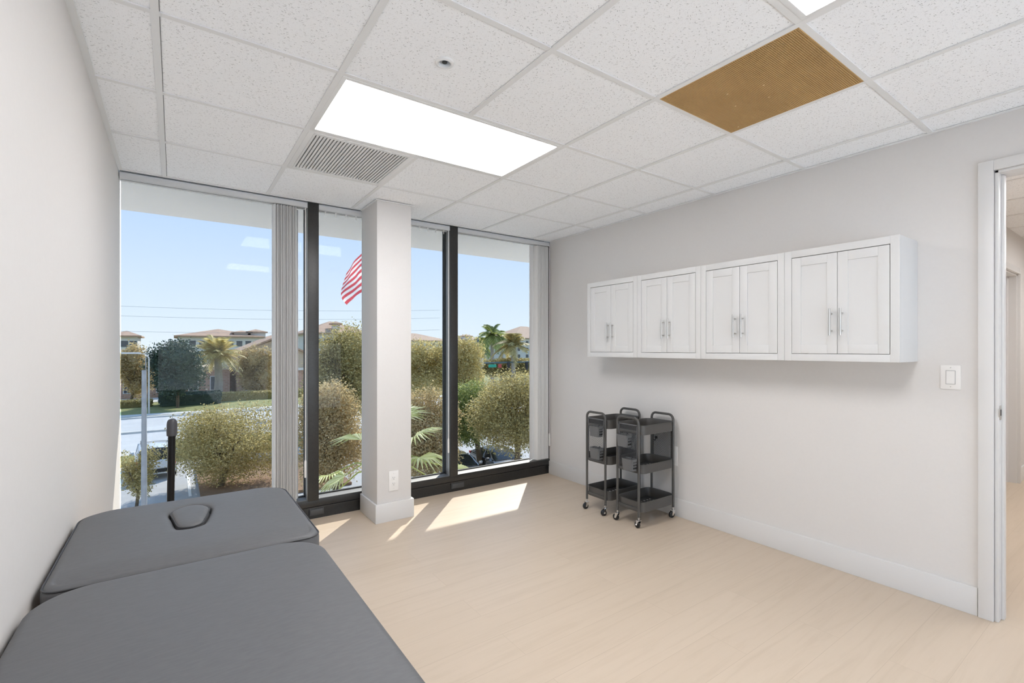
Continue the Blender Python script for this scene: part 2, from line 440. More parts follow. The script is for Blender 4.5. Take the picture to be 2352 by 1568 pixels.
# exterior soffit
struct('trim_4', MB().box(-14, 18, YG + .035, 5.66, 2.612, 3.4), M_soffit, 'pale roof overhang outside the windows', smooth=0)
struct('trim_5', MB().box(-14, XL - .12, YG - .1, YG + .05, -5.7, 2.612).box(XR + .13, 18, YG - .1, YG + .05, -5.7, 2.612).box(XL - .12, XR + .13, YG - .05, YG + .05, -5.7, -.13), M_soffit, 'outside face of the building', smooth=0)

# ------------------------------------------------------------------ doorway
d = sroot('door_1', 'white cased doorway in the right wall', 'door')
k = MB(); k.box(XR - .02, XR, DY1 + .002, DY1 + .058, 0, DZ + .05, .003)
part(k, 'side_casing', M_trim, d)
part(MB().box(XR - .02, XR, DY0 - .06, DY1 + .0019, DZ, DZ + .05, .003), 'head_casing', M_trim, d)
part(MB().box(XR - .02, XR, DY0 - .06, DY0 - .002, 0, DZ, .003), 'side_casing', M_trim, d)
k = MB(); k.box(XR - .005, XR + .125, DY1 - .014, DY1, 0, DZ, .002); k.box(XR + .045, XR + .082, DY1 - .026, DY1 - .012, 0, DZ - .014, .003)
k.box(XR - .005, XR + .125, DY0, DY1, DZ - .014, DZ, .002); k.box(XR - .005, XR + .125, DY0, DY0 + .014, 0, DZ, .002)
part(k, 'jamb', M_trim, d)
k = MB(); k.box(XR + .004, XR + .04, DY1 - .0165, DY1 - .0135, .985, 1.055, .001); k.box(XR - .008, XR + .006, DY1 - .018, DY1 - .0135, 1.0, 1.04, .002)
sp = part(k, 'strike_plate', M_nickel, d)
part(MB().box(XR + .014, XR + .03, DY1 - .0172, DY1 - .016, 1.005, 1.035), 'latch_hole', M_darkhole, sp, smooth=0)
d = sroot('door_2', 'second white doorway down the hallway', 'door')
k = MB()
for q_, (o, t_) in enumerate(((.0, .012), (.012, .02), (.05, .026))):
    g_ = .004 - .0018 * q_; z_ = hdz + g_
    k.box(hd0 - .07 + o, hd0 - g_, HYW - t_, HYW + .001 * q_, 0, hdz + .07 - o, .001); k.box(hd1 + g_, hd1 + .07 - o, HYW - t_, HYW + .001 * q_, 0, hdz + .07 - o, .001); k.box(hd0 - g_, hd1 + g_, HYW - t_ + .0004, HYW + .001 * q_, z_, hdz + .07 - o, .001)
part(k, 'casing', M_trim, d)
k = MB(); k.box(hd0, hd0 + .015, HYW, HYW + .14, 0, hdz); k.box(hd1 - .015, hd1, HYW, HYW + .14, 0, hdz); k.box(hd0, hd1, HYW, HYW + .14, hdz - .015, hdz); k.box(hd1 - .04, hd1 - .014, HYW + .06, HYW + .1, 0, hdz - .015)
part(k, 'jamb', M_trim, d)
leaf = part(MB().box(hd0 + .017, hd1 - .017, HYW + .1, HYW + .138, .008, hdz - .017, .002), 'door_leaf', M_trim, d)
k = MB(); k.box(6.16, 6.21, HYW + .093, HYW + .101, .95, 1.05, .002)
lp = part(k, 'latch', M_nickel, leaf)

# ------------------------------------------------------------------ ceiling fixtures
def ceiling_light(x0, x1, y0, y1, label, z=H):
    t = thing('ceiling_light', label, 'light', ((x0 + x1) / 2, (y0 + y1) / 2, z))
    k = MB(); e = .02
    k.box(x0, x0 + e, y0, y1, z - .003, z + .05, .001); k.box(x1 - e, x1, y0, y1, z - .003, z + .05, .001)
    k.box(x0 + e, x1 - e, y0, y0 + e, z - .003, z + .05, .001); k.box(x0 + e, x1 - e, y1 - e, y1, z - .003, z + .05, .001)
    k.box(x0, x1, y0, y1, z + .05, z + .07)
    part(k, 'frame', M_tbar, t)
    k = MB(); k.box(x0 + e, x1 - e, y0 + e, y1 - e, z + .0, z + .004)
    part(k, 'diffuser', M_lamp, t, smooth=0)
    return t
a0, a1 = PX0 + PIT + tb, PX0 + 3 * PIT - tb
ceiling_light(a0, a1, PY0 + 1.24 + tb, PY0 + 1.86 - tb, 'lit flat rectangular ceiling panel beside the slatted vent')
ceiling_light(a0, a1, PY0 - .62 + tb, PY0 - tb, 'lit ceiling panel cut off by the top edge, beyond the brown grille')
for i_, x_ in enumerate((4.3, 6.39)):  # unseen hallway panels, added to brighten the corridor
    ceiling_light(x_, x_ + .59, -.9, .3, 'added unseen ceiling panel lighting the hallway behind the right wall, %s' % ('nearest the doorway', 'farthest from the doorway')[i_], H - .052)

# slatted air vent
x0, x1, y0, y1 = PX0 + PIT + tb, PX0 + 2 * PIT - tb, PY0 + 1.86 + tb, PY0 + 2.48 - tb
t = thing('air_vent', 'white slatted square air vent beside the large lit panel', 'vent', ((x0 + x1) / 2, (y0 + y1) / 2, H))
k = MB(); e = .028
k.box(x0, x0 + e, y0, y1, H - .004, H + .03, .002); k.box(x1 - e, x1, y0, y1, H - .004, H + .03, .002)
k.box(x0 + e, x1 - e, y0, y0 + e, H - .004, H + .03, .002); k.box(x0 + e, x1 - e, y1 - e, y1, H - .004, H + .03, .002)
part(k, 'frame', M_tbar, t)
k = MB(); ns = 29; dx = (x1 - x0 - 2 * e) / ns
for i in range(ns):
    xx = x0 + e + dx * i
    k.prism([(xx + .001, y0 + e, H - .003), (xx + dx * .8, y0 + e, H + .0005), (xx + dx * .8, y0 + e, H + .0018), (xx + .001, y0 + e, H - .0017)], (0, y1 - y0 - 2 * e, 0))
part(k, 'louvers', M_tbar, t, smooth=0)
part(MB().box(x0 + e, x1 - e, y0 + e, y1 - e, H + .012, H + .016), 'duct_backing', mat('duct_grey', (.6, .6, .6), .8), t, smooth=0)

# brown egg-crate return grille
x0, x1, y0, y1 = PX0 + 3 * PIT + tb, PX0 + 4 * PIT - tb, PY0 + tb, PY0 + .62 - tb
M_brown = mottled('bronze_grille', (.545, .345, .135), (.62, .40, .165), 5, .45)
t = thing('return_grille', 'square brown egg-crate grille panel set in the ceiling', 'grille', ((x0 + x1) / 2, (y0 + y1) / 2, H))
k = MB(); k.box(x0, x0 + .004, y0, y1, H - .002, H + .016); k.box(x1 - .004, x1, y0, y1, H - .002, H + .016); k.box(x0, x1, y0, y0 + .004, H - .002, H + .016); k.box(x0, x1, y1 - .004, y1, H - .002, H + .016)
part(k, 'frame', M_brown, t, smooth=0)
k = MB(); nc = 78
for i in range(1, nc):
    u = x0 + (x1 - x0) * i / nc; v_ = y0 + (y1 - y0) * i / nc
    k.box(u - .001, u + .001, y0 + .004, y1 - .004, H - .001, H + .008); k.box(x0 + .004, x1 - .004, v_ - .001, v_ + .001, H - .0012, H + .008)
part(k, 'egg_crate', M_brown, t, smooth=0)
k = MB(); k.box(x0, x1, y0, y1, H + .16, H + .165); k.box(x0 - .004, x0, y0, y1, H + .016, H + .165); k.box(x1, x1 + .004, y0, y1, H + .016, H + .165); k.box(x0, x1, y0 - .004, y0, H + .016, H + .165); k.box(x0, x1, y1, y1 + .004, H + .016, H + .165)
part(k, 'plenum_box', mottled('plenum_board', (.05, .033, .018), (.09, .06, .03), 4, .8), t, smooth=0)
k = MB()
for rr in (.12, .075): k.tube([( (x0 + x1) / 2 + rr * math.cos(a / 24 * 2 * math.pi), (y0 + y1) / 2 + rr * math.sin(a / 24 * 2 * math.pi), H + .10) for a in range(24)], .012, 8, closed=True)
part(k, 'duct_collar', mat('duct_tin', (.55, .42, .25), .5), t)
M_clip = mat('brass_clip', (.85, .65, .35), .4)
for (u, v_) in ((.46, .44), (.66, .5), (.36, .66), (.58, .72), (.94, .9)):
    part(MB().lathe((x0 + (x1 - x0) * u, y0 + (y1 - y0) * v_, H - .0015), [(.004, 0), (.004, -.001)], 10), 'clip', M_clip, t)

# sprinkler
t = thing('sprinkler_head', 'small round recessed ceiling sprinkler with dark opening', 'sprinkler', (spx, spy, H))
k = MB(); prof = [(.0225, .03), (.0225, .003), (.024, -.004), (.030, -.006), (.036, -.003), (.0385, .004), (.034, .0045), (.0235, .030)]
k.bm.free(); k = MB()
ring = []
for (r_, h_) in prof: ring.append([(spx + r_ * math.cos(2 * math.pi * q / 36), spy + r_ * math.sin(2 * math.pi * q / 36), H + h_) for q in range(36)])
k.loft(ring, cap=False)
part(k, 'escutcheon', mat('painted_escutcheon', (.8, .8, .79), .25), t)
k = MB(); k.lathe((spx, spy, H), [(.0225, .031), (.0225, .06)], 24); part(k, 'cup', M_darkhole, t)
k = MB(); k.cyl((spx, spy, H + .005), (spx, spy, H + .03), .007); k.lathe((spx, spy, H + .002), [(.011, 0), (.011, .0015)], 16)
for s_ in (-1, 1): k.tube([(spx + s_ * .004, spy, H + .004), (spx + s_ * .012, spy, H + .012), (spx + s_ * .008, spy, H + .024)], .0018, 6)
part(k, 'deflector', mat('dark_bronze', (.05, .05, .05), .35, .8), t)

# ------------------------------------------------------------------ vertical blinds
def vane(mb, x, yaw, z0=ZS + .006, z1=H - .055, wdt=.089, y=YW + .056):
    c, s_ = math.cos(yaw), math.sin(yaw); fr, bk = [], []
    for i in range(7):
        u = (i / 6 - .5) * wdt; b = .009 * (1 - (2 * i / 6 - 1) ** 2)
        fr.append((x + u * c - b * s_, y + u * s_ + b * c)); bk.append((x + u * c - (b + .0012) * s_, y + u * s_ + (b + .0012) * c))
    loop = fr + bk[::-1]
    mb.loft([[(p[0], p[1], z0) for p in loop], [(p[0], p[1], z1) for p in loop]]); return mb
def blind(x0, x1, label, vanes, carriers, wand=None):
    t = thing('vertical_blind', label, 'blind', ((x0 + x1) / 2, YW + .05, H - .05))
    k = MB(); k.box(x0, x1, YW + .012, YW + .016, H - .045, H - .004, .001); k.box(x0, x1, YW + .085, YW + .089, H - .045, H - .004, .001); k.box(x0, x1, YW + .012, YW + .089, H - .008, H - .004)
    k.box(x0, x1, YW + .012, YW + .044, H - .047, H - .044); k.box(x0, x1, YW + .058, YW + .089, H - .047, H - .044)
    hr = part(k, 'headrail', M_rail, t, smooth=0)
    part(MB().box(x0 + .002, x1 - .002, YW + .044, YW + .058, H - .046, H - .03), 'track_slot', M_gap, hr, smooth=0)
    for x in carriers:
        k = MB(); k.box(x - .006, x + .006, YW + .042, YW + .060, H - .050, H - .038, .001); k.box(x - .0028, x + .0028, YW + .05, YW + .053, H - .078, H - .045, .001)
        part(k, 'carrier_clip', M_whiteplastic, t)
    for (x, yaw) in vanes: part(vane(MB(), x, yaw), 'vane', M_vane, t)
    if wand:
        x, y, zb = wand
        wd = part(MB().cyl((x, y, zb + .13), (x, y, H - .05), .0032, seg=10), 'wand', M_whiteplastic, t)
        part(MB().lathe((x, y, zb), [(.007, 0), (.0082, .01), (.0082, .12), (.005, .135)], 14), 'wand_grip', M_whiteplastic, wd)
    return t
xs = [.612 + .0142 * i for i in range(11)]
blind(XL + .004, MU[0][0] - .002, 'vertical blind of the left window, vanes stacked against the first mullion', [(x, R(97 + 5 * math.sin(i * 2.1))) for i, x in enumerate(xs)] + [(.776, R(70))], [], (.828, YW + .018, .335))
blind(MU[0][1] + .002, MU[1][0] - .002, 'middle blind headrail with bare clips and no vanes, passing behind the column', [], [.985 + .081 * i for i in range(14)], (2.066, YW + .010, .372))
xs = [3.115 + .0145 * i for i in range(11)]
blind(MU[1][1] + .002, XR - .002, 'vertical blind of the right window, vanes stacked at the right wall corner', [(3.064, R(28))] + [(x, R(97 + 5 * math.sin(i * 1.7))) for i, x in enumerate(xs)], [], (3.262, YW - .006, .30))

# ------------------------------------------------------------------ wall cabinets
CXF, CZ0, CZ1, CU = 3.0, 1.263, 1.912, .561
def cabinet(y0, label):
    y1 = y0 + CU
    t = thing('wall_cabinet', label, 'cabinet', (XR, (y0 + y1) / 2, CZ0), group='white wall cabinets in a row')
    e = .0007
    k = MB(); k.box(CXF + .02, XR - .001, y0 + e, y0 + .018, CZ0, CZ1, .001); k.box(CXF + .02, XR - .001, y1 - .018, y1 - e, CZ0, CZ1, .001)
    k.box(CXF + .02, XR - .001, y0 + .018, y1 - .018, CZ0, CZ0 + .018); k.box(CXF + .02, XR - .001, y0 + .018, y1 - .018, CZ1 - .018, CZ1); k.box(XR - .01, XR - .001, y0 + .018, y1 - .018, CZ0 + .018, CZ1 - .018)
    part(k, 'carcass', M_white, t)
    s = .040
    k = MB(); k.box(CXF, CXF + .0199, y0 + e, y0 + s, CZ0, CZ1, .001); k.box(CXF, CXF + .0199, y1 - s, y1 - e, CZ0, CZ1, .001)
    k.box(CXF, CXF + .0199, y0 + s, y1 - s, CZ0, CZ0 + s, .001); k.box(CXF, CXF + .0199, y0 + s, y1 - s, CZ1 - s, CZ1, .001)
    part(k, 'face_frame', M_white, t)
    ym = (y0 + y1) / 2
    for (a, b, hs) in ((y0 + s + .003, ym - .0012, 1), (ym + .0012, y1 - s - .002, -1)):
        z0, z1 = CZ0 + s + .0025, CZ1 - s - .0035; r_ = .05
        k = MB(); k.box(CXF + .001, CXF + .019, a, a + r_, z0, z1, .0012); k.box(CXF + .001, CXF + .019, b - r_, b, z0, z1, .0012)
        k.box(CXF + .001, CXF + .019, a + r_, b - r_, z0, z0 + r_, .0012); k.box(CXF + .001, CXF + .019, a + r_, b - r_, z1 - r_, z1, .0012)
        k.box(CXF + .0065, CXF + .016, a + r_ - .002, b - r_ + .002, z0 + r_ - .002, z1 - r_ + .002)
        dr = part(k, 'door', M_white, t)
        hy = (b - .024) if hs > 0 else (a + .026)
        k = MB(); k.cyl((CXF - .030, hy, 1.406), (CXF - .030, hy, 1.556), .0058, seg=16)
        for z in (1.433, 1.529): k.cyl((CXF + .001, hy, z), (CXF - .030, hy, z), .0042, seg=10)
        part(k, 'handle', M_nickel, dr)
    return t
cl = ['white wall cabinet nearest the light switch, rightmost of the four', 'white wall cabinet second from the light switch', 'white wall cabinet second from the window', 'white wall cabinet nearest the window, leftmost of the four']
cb = cabinet(.842, cl[0])
for i in range(1, 4): dup(cb, (0, CU * i, 0), cl[i])

# ------------------------------------------------------------------ switch and outlets
t = thing('light_switch', 'white rocker light switch plate beside the doorway', 'switch', (XR, .708, 1.186))
part(MB().box(XR - .006, XR, .668, .748, 1.123, 1.248, .0025), 'plate', M_whiteplastic, t)
k = MB(); k.prism([(XR - .006, .6915, 1.152), (XR - .0105, .6915, 1.152), (XR - .0075, .6915, 1.218), (XR - .006, .6915, 1.218)], (0, .033, 0)); part(k, 'rocker', M_whiteplastic, t, smooth=0)
k = MB(); k.box(XR - .0063, XR - .0058, .6885, .7275, 1.149, 1.221); part(k, 'rocker_gap', mat('plate_gap', (.42, .41, .4), .6), t, smooth=0)
for z in (1.137, 1.235): part(MB().lathe((XR - .0062, .708, z), [(.0028, 0), (.0022, -.0008)], 12, 'x'), 'screw', M_nickel, t)
def outlet(label, c, face):
    t = thing('wall_outlet', label, 'outlet', c)
    cx, cy, cz = c
    def bx(k, u0, u1, d0, d1, z0, z1, b=0):
        if face == 'y': k.box(cx + u0, cx + u1, cy - d1, cy - d0, cz + z0, cz + z1, b)
        else: k.box(cx - d1, cx - d0, cy + u0, cy + u1, cz + z0, cz + z1, b)
        return k
    part(bx(MB(), -.039, .039, 0, .006, -.0765, .0765, .0025), 'plate', M_whiteplastic, t)
    for zc in (-.0225, .0225):
        rc = part(bx(MB(), -.0165, .0165, .005, .0075, zc - .0165, zc + .0165, .0012), 'receptacle', M_whiteplastic, t)
        k = MB(); bx(k, -.0075, -.0052, .0070, .0078, zc - .001, zc + .0085); bx(k, .0052, .0072, .0070, .0078, zc, zc + .0075); bx(k, -.0022, .0022, .0070, .0078, zc - .0105, zc - .006)
        part(k, 'slots', M_darkhole, rc, smooth=0)
    for z in (-.058, .058): part(bx(MB(), -.0022, .0022, .0055, .0066, z - .0022, z + .0022, .0006), 'screw', M_nickel, t)
outlet('white double outlet low on the front of the column', (1.393, CY0, .306), 'y')
outlet('white outlet on the right wall half hidden behind the carts', (XR, 2.392, .475), 'x')

# ------------------------------------------------------------------ rolling carts
def rrect(cx, cy, hx_, hy_, r_, n=6):
    p = []
    for (sx, sy, a0) in ((1, 1, 0), (-1, 1, 90), (-1, -1, 180), (1, -1, 270)):
        for i in range(n + 1):
            a = R(a0 + 90 * i / n); p.append((cx + sx * (hx_ - r_) + r_ * math.cos(a), cy + sy * (hy_ - r_) + r_ * math.sin(a)))
    return p
def cart(yc, label, swiv):
    X0, X1, hw = 2.812, 3.222, .104
    t = thing('utility_cart', label, 'cart', ((X0 + X1) / 2, yc, 0), group='dark grey rolling carts')
    for X in (X0, X1):
        pts = [(X, yc - hw, .082)]
        rr = .042; top = .812
        for i in range(9):
            a = R(180 - 90 * i / 8); pts.append((X, yc - hw + rr + rr * math.cos(a), top - rr + rr * math.sin(a)))
        for i in range(9):
            a = R(90 - 90 * i / 8); pts.append((X, yc + hw - rr + rr * math.cos(a), top - rr + rr * math.sin(a)))
        pts.append((X, yc + hw, .082))
        part(MB().tube(pts, .0095, 12), 'tube_frame', M_cart, t)
    for (zb, zt) in ((.116, .192), (.402, .470), (.690, .762)):
        cx = (X0 + X1) / 2; hx_, hy_, r_ = (X1 - X0) / 2 - .011, .127, .05
        O = lambda d, z: [(p[0], p[1], z) for p in rrect(cx, yc, hx_ - d, hy_ - d, max(r_ - d, .01))]
        k = MB()
        k.loft([O(.006, zb + .004), O(.0, zb), O(0, zt - .002), O(-.003, zt), O(.001, zt), O(.0025, zt - .004), O(.0025, zb + .004)], cap=False)
        tr_ = part(k, 'tray', M_cart, t, smooth=40)
        k = MB()   # wire-like perforated base: two families of flat bars in a solid rim
        k.loft([O(.002, zb + .002), O(.06, zb + .002), O(.06, zb + .004), O(.002, zb + .004), O(.002, zb + .002)], cap=False)
        nb = 9
        for i in range(nb):
            u = -hx_ + .05 + (2 * hx_ - .1) * i / (nb - 1); k.box(cx + u - .011, cx + u + .011, yc - hy_ + .05, yc + hy_ - .05, zb + .002, zb + .0038)
        for i in range(5):
            u = -hy_ + .05 + (2 * hy_ - .1) * i / 4; k.box(cx - hx_ + .05, cx + hx_ - .05, yc + u - .009, yc + u + .009, zb + .0012, zb + .003)
        part(k, 'tray_base', M_cartin, tr_, smooth=0)
        for X in (X0 + .006, X1 - .006):
            part(MB().box(X - .006, X + .006, yc - hw, yc + hw, zb + .008, zb + .03, .002), 'tray_bracket', M_cart, tr_)
    for X, s_ in ((X0 + .001, 1), (X1 - .001, -1)):
        z0, z1 = .415, .763; a, b = yc - hw + .011, yc + hw - .011
        k = MB(); e = .009
        k.box(X - .004, X + .004, a, a + e, z0, z1, .001); k.box(X - .004, X + .004, b - e, b, z0, z1, .001); k.box(X - .004, X + .004, a, b, z0, z0 + e, .001); k.box(X - .004, X + .004, a, b, z1 - e, z1, .001)
        pn = part(k, 'side_panel', mat('panel_frame_grey', (.10, .10, .105), .45) if s_ > 0 else M_cart, t)
        k = MB(); pw, ph = .0085, .019        # expanded-metal diamonds as crossing strands
        a += e; b -= e; z0 += e; z1 -= e
        for sg in (1, -1):
            sl = ph / pw * sg; c = -400
            lines = []
            span = (z1 - z0) + abs(sl) * (b - a); q = 0
            while q * ph < span:
                off = (z0 - (abs(sl) * (b - a) if sg > 0 else 0)) + q * ph
                pts = []
                for y in (a, b):
                    pts.append((y, off + sl * (y - a)))
                (ya, za), (yb_, zb_) = pts
                # clip to the panel
                def clip(ya, za, yb_, zb_):
                    P = []
                    for (u0, v0, u1, v1) in ((ya, za, yb_, zb_),):
                        tmin, tmax = 0, 1; dz = v1 - v0
                        if abs(dz) > 1e-9:
                            ta, tb_ = (z0 - v0) / dz, (z1 - v0) / dz
                            if ta > tb_: ta, tb_ = tb_, ta
                            tmin, tmax = max(tmin, ta), min(tmax, tb_)
                        if tmax - tmin > .02: return (u0 + (u1 - u0) * tmin, v0 + dz * tmin, u0 + (u1 - u0) * tmax, v0 + dz * tmax)
                c_ = clip(ya, za, yb_, zb_)
                if c_: k.tube([(X, c_[0], c_[1]), (X, c_[2], c_[3])], .0011, 4, caps=False)
                q += 1
        part(k, 'wire_mesh', M_cartin, pn, smooth=0)
    # hooks on the wall-side panel
    for (dy, z) in ((-.035, .68), (.055, .60)):
        k = MB(); X = X1 - .012
        k.tube([(X + .008, yc + dy, z + .02), (X, yc + dy, z + .012), (X - .004, yc + dy, z - .012), (X - .014, yc + dy, z - .016), (X - .02, yc + dy, z - .004)], .0028, 8); k.box(X + .004, X + .008, yc + dy - .012, yc + dy + .012, z, z + .02, .001)
        part(k, 'hook', M_rubber, t)
    for i, (X, sy) in enumerate(((X0, 1), (X0, -1), (X1, 1), (X1, -1))):
        yw = swiv[i]; cy_ = yc + sy * hw
        Mx = Matrix.Translation((X, cy_, 0)) @ Matrix.Rotation(R(yw), 4, 'Z')
        ox = .014
        def tf(p): return Mx @ Vector(p)
        k = MB(); k.cyl((X, cy_, .064), (X, cy_, .088), .0065)
        k.box(-.013, .013, -.014, .014, .058, .062, .001, M=Mx)
        for s_ in (-1, 1):
            k.prism([tf((-.013, s_ * .0128, .06)), tf((.013, s_ * .0128, .06)), tf((ox + .007, s_ * .0128, .02)), tf((ox - .007, s_ * .0128, .02))], (Mx.to_3x3() @ Vector((0, s_ * .0016, 0))))
        k.tube([tf((ox, -.017, .025)), tf((ox, .017, .025))], .004, 10)
        c = part(k, 'caster', M_chrome, t)
        k = MB()
        prof = [(.0, -.0085), (.021, -.0085), (.0245, -.0065), (.025, 0), (.0245, .0065), (.021, .0085), (.0, .0085)]
        rings = [[tf((ox + r_ * math.cos(2 * math.pi * q / 24), h_, .0255 + r_ * math.sin(2 * math.pi * q / 24))) for q in range(24)] for (r_, h_) in prof[1:-1]]
        k.loft(rings)
        part(k, 'wheel', M_rubber, c)
    return t
cart(2.455, 'dark grey three-tier wheeled cart nearer the doorway', (100, 80, 150, 165))
cart(2.791, 'dark grey three-tier wheeled cart nearer the window', (170, 160, 30, 10))
def bin_(y0, y1, z0, z1, label):
    t = thing('hanging_bin', label, 'bin', (2.80, (y0 + y1) / 2, z0), group='grey bins hung on the cart panels')
    xo, xi = 2.738, 2.801; tp = .006
    O = lambda d, z, g: [(xo + d + g, y0 + d + g, z), (xi - d, y0 + d + g, z), (xi - d, y1 - d - g, z), (xo + d + g, y1 - d - g, z)]
    k = MB(); k.loft([O(.001, z0, tp), O(0, z1, 0), O(.003, z1, 0), O(.003, z0 + .003, tp)])
    bmesh.ops.bevel(k.bm, geom=[e for e in k.bm.edges if abs((e.verts[0].co - e.verts[1].co).normalized().z) > .8], offset=.006, segments=3, affect='EDGES')
    part(k, 'shell', M_bin, t, smooth=40)
    k = MB()                       # slotted side nearest the doorway
    for i in range(3):
        for j in range(3):
            xx = xo + .020 + i * .013; zz = z0 + .014 + j * .022; k.box(xx, xx + .008, y0 + .0015, y0 + .0075, zz, zz + .013, .001)
    part(k, 'slots', M_darkhole, t, smooth=0)
    k = MB(); k.tube([(xi - .004, (y0 + y1) / 2, z1 - .012), (xi + .002, (y0 + y1) / 2, z1 + .004), (xi + .012, (y0 + y1) / 2, z1 - .004)], .003, 8)
    part(k, 'hook', M_rubber, t)
bin_(2.402, 2.507, .598, .688, 'upper small grey bin hung on the cart nearer the doorway')
bin_(2.352, 2.456, .430, .517, 'lower small grey bin hung on the cart nearer the doorway')
bin_(2.695, 2.802, .630, .713, 'upper small grey bin hung on the cart nearer the window')
bin_(2.690, 2.797, .451, .540, 'lower small grey bin hung on the cart nearer the window')

# ------------------------------------------------------------------ massage table
TX0, TX1, TZ = -.278, .376, .735
t = thing('massage_table', 'grey vinyl massage table with inset face plug along the left wall', 'massage table', ((TX0 + TX1) / 2, 1.0, 0))
def outline(x0, x1, y0, y1, rn, rf, n=16, m=40):
    """dense outline, near corners rn, far corners rf"""
    P = []
    def arc(cx, cy, r_, a0): 
        for i in range(n + 1):
            a = R(a0 + 90 * i / n); P.append((cx + r_ * math.cos(a), cy + r_ * math.sin(a)))
    def seg(a, b):
        for i in range(1, m): P.append((a[0] + (b[0] - a[0]) * i / m, a[1] + (b[1] - a[1]) * i / m))
    arc(x1 - rf, y1 - rf, rf, 0); seg((x1 - rf, y1), (x0 + rf, y1)); arc(x0 + rf, y1 - rf, rf, 90); seg((x0, y1 - rf), (x0, y0 + rn))
    arc(x0 + rn, y0 + rn, rn, 180); seg((x0 + rn, y0), (x1 - rn, y0)); arc(x1 - rn, y0 + rn, rn, 270); seg((x1, y0 + rn), (x1, y1 - rf))
    return P
def cushion(x0, x1, y0, y1, rn, rf, zt, th, er, puff, nr, zf=None):
    P = outline(x0, x1, y0, y1, rn, rf); cx, cy = (x0 + x1) / 2, (y0 + y1) / 2; hx_, hy_ = (x1 - x0) / 2, (y1 - y0) / 2
    rings = []
    def ringat(d, z):
        sx, sy = (hx_ - d) / hx_, (hy_ - d) / hy_
        return [(cx + (p[0] - cx) * sx, cy + (p[1] - cy) * sy, z) for p in P]
    rings.append(ringat(.012, zt - th)); rings.append(ringat(.002, zt - th + .006)); rings.append(ringat(0, zt - th + .02))
    for i in range(7):
        a = R(90 * i / 6); rings.append(ringat(er * (1 - math.cos(a)), zt - er + er * math.sin(a)))
    mn = min(hx_, hy_)
    for i in range(1, nr + 1):
        f_ = (i / nr); d = er + (mn - er - .002) * f_
        sx = (hx_ - er) / hx_ * (1 - f_) + .004 * f_; sy = (hy_ - er) / hy_ * (1 - f_) + .004 * f_
        q = []
        for p in P:
            X_, Y_ = cx + (p[0] - cx) * sx, cy + (p[1] - cy) * sy
            z = zt + puff * (1 - (1 - min(1, f_ * 1.6)) ** 2)
            if zf: z += zf(X_, Y_)
            q.append((X_, Y_, z))
        rings.append(q)
    k = MB(); k.loft(rings); return k
plug = [(-.013, 2.124), (.001, 2.166), (.046, 2.196), (.091, 2.172), (.108, 2.12), (.099, 2.045), (.086, 1.983), (.076, 1.947), (.047, 1.930), (.016, 1.940), (.004, 1.979), (-.004, 2.047)]
def smoothloop(P, sub=6):
    out = []; n_ = len(P)
    for i in range(n_):
        p0, p1, p2, p3 = (Vector((*P[(i + q) % n_], 0)) for q in (-1, 0, 1, 2))
        for s_ in range(sub):
            u = s_ / sub
            out.append(.5 * ((2 * p1) + (p2 - p0) * u + (2 * p0 - 5 * p1 + 4 * p2 - p3) * u * u + (3 * p1 - p0 - 3 * p2 + p3) * u ** 3))
    return [(p.x, p.y) for p in out]
PL = smoothloop(plug)
pc = (sum(p[0] for p in PL) / len(PL), sum(p[1] for p in PL) / len(PL))
def inside_d(x, y):
    ins = False; dm = 9; n_ = len(PL)
    for i in range(n_):
        (xa, ya), (xb, yb) = PL[i], PL[(i + 1) % n_]
        if (ya > y) != (yb > y) and x < (xb - xa) * (y - ya) / (yb - ya) + xa: ins = not ins
        dx, dy = xb - xa, yb - ya; u = max(0, min(1, ((x - xa) * dx + (y - ya) * dy) / (dx * dx + dy * dy + 1e-12)))
        dm = min(dm, math.hypot(x - xa - u * dx, y - ya - u * dy))
    return -dm if ins else dm
HY0, HY1 = 1.632, 2.335
def zhead(x, y):
    z = 0
    if abs(x - pc[0]) < .15 and abs(y - pc[1]) < .22:
        d_ = inside_d(x, y)
        if d_ < .004: z -= .024
        elif d_ < .05: z -= .024 * math.exp(-((d_ - .004) / .009)) * .45
    # the pad falls away towards the joint
    e = (y - HY0) / .13
    if e < 1: z -= .016 * (1 - max(e, 0)) ** 2
    return z
hd = part(cushion(TX0, TX1 + .018, HY0, HY1, .045, .10, TZ - .004, .07, .020, .006, 84, zhead), 'headrest_pad', M_vinyl, t, smooth=60)
k = MB(); rings = []
for (f_, z) in ((1.0, -.016), (1.0, -.006), (.985, .0015), (.95, .005), (.88, .0075), (.7, .010), (.4, .0115), (.02, .012)):
    rings.append([(pc[0] + (p[0] - pc[0]) * f_ * .965, pc[1] + (p[1] - pc[1]) * f_ * .965, TZ + .001 + z - (0.004 if f_ > .9 else 0.003)) for p in PL])
k.loft(rings); part(k, 'face_plug', M_vinyl, hd, smooth=60)
part(MB().tube([(pc[0] + (p[0] - pc[0]) * .965, pc[1] + (p[1] - pc[1]) * .965, TZ - .001) for p in PL], .0022, 8, closed=True), 'plug_piping', M_piping, hd)
mp = part(cushion(TX0 - .005, TX1, -.42, HY0 - .008, .13, .115, TZ, .07, .022, .008, 40), 'main_pad', M_vinyl, t, smooth=60)
P = outline(TX0 + .002, TX1 + .016, HY0 + .002, HY1 - .002, .045, .10); part(MB().tube([(p[0], p[1], TZ - .012) for p in P[::2]], .0024, 8, closed=True), 'piping', M_piping, hd)
P = outline(TX0 - .0045, TX1 - .0005, -.42, HY0 - .009, .13, .115); part(MB().tube([(p[0], p[1], TZ - .026) for p in P[::2]], .0028, 8, closed=True), 'piping', M_piping, mp)
k = MB(); z0, z1 = TZ - .16, TZ - .072
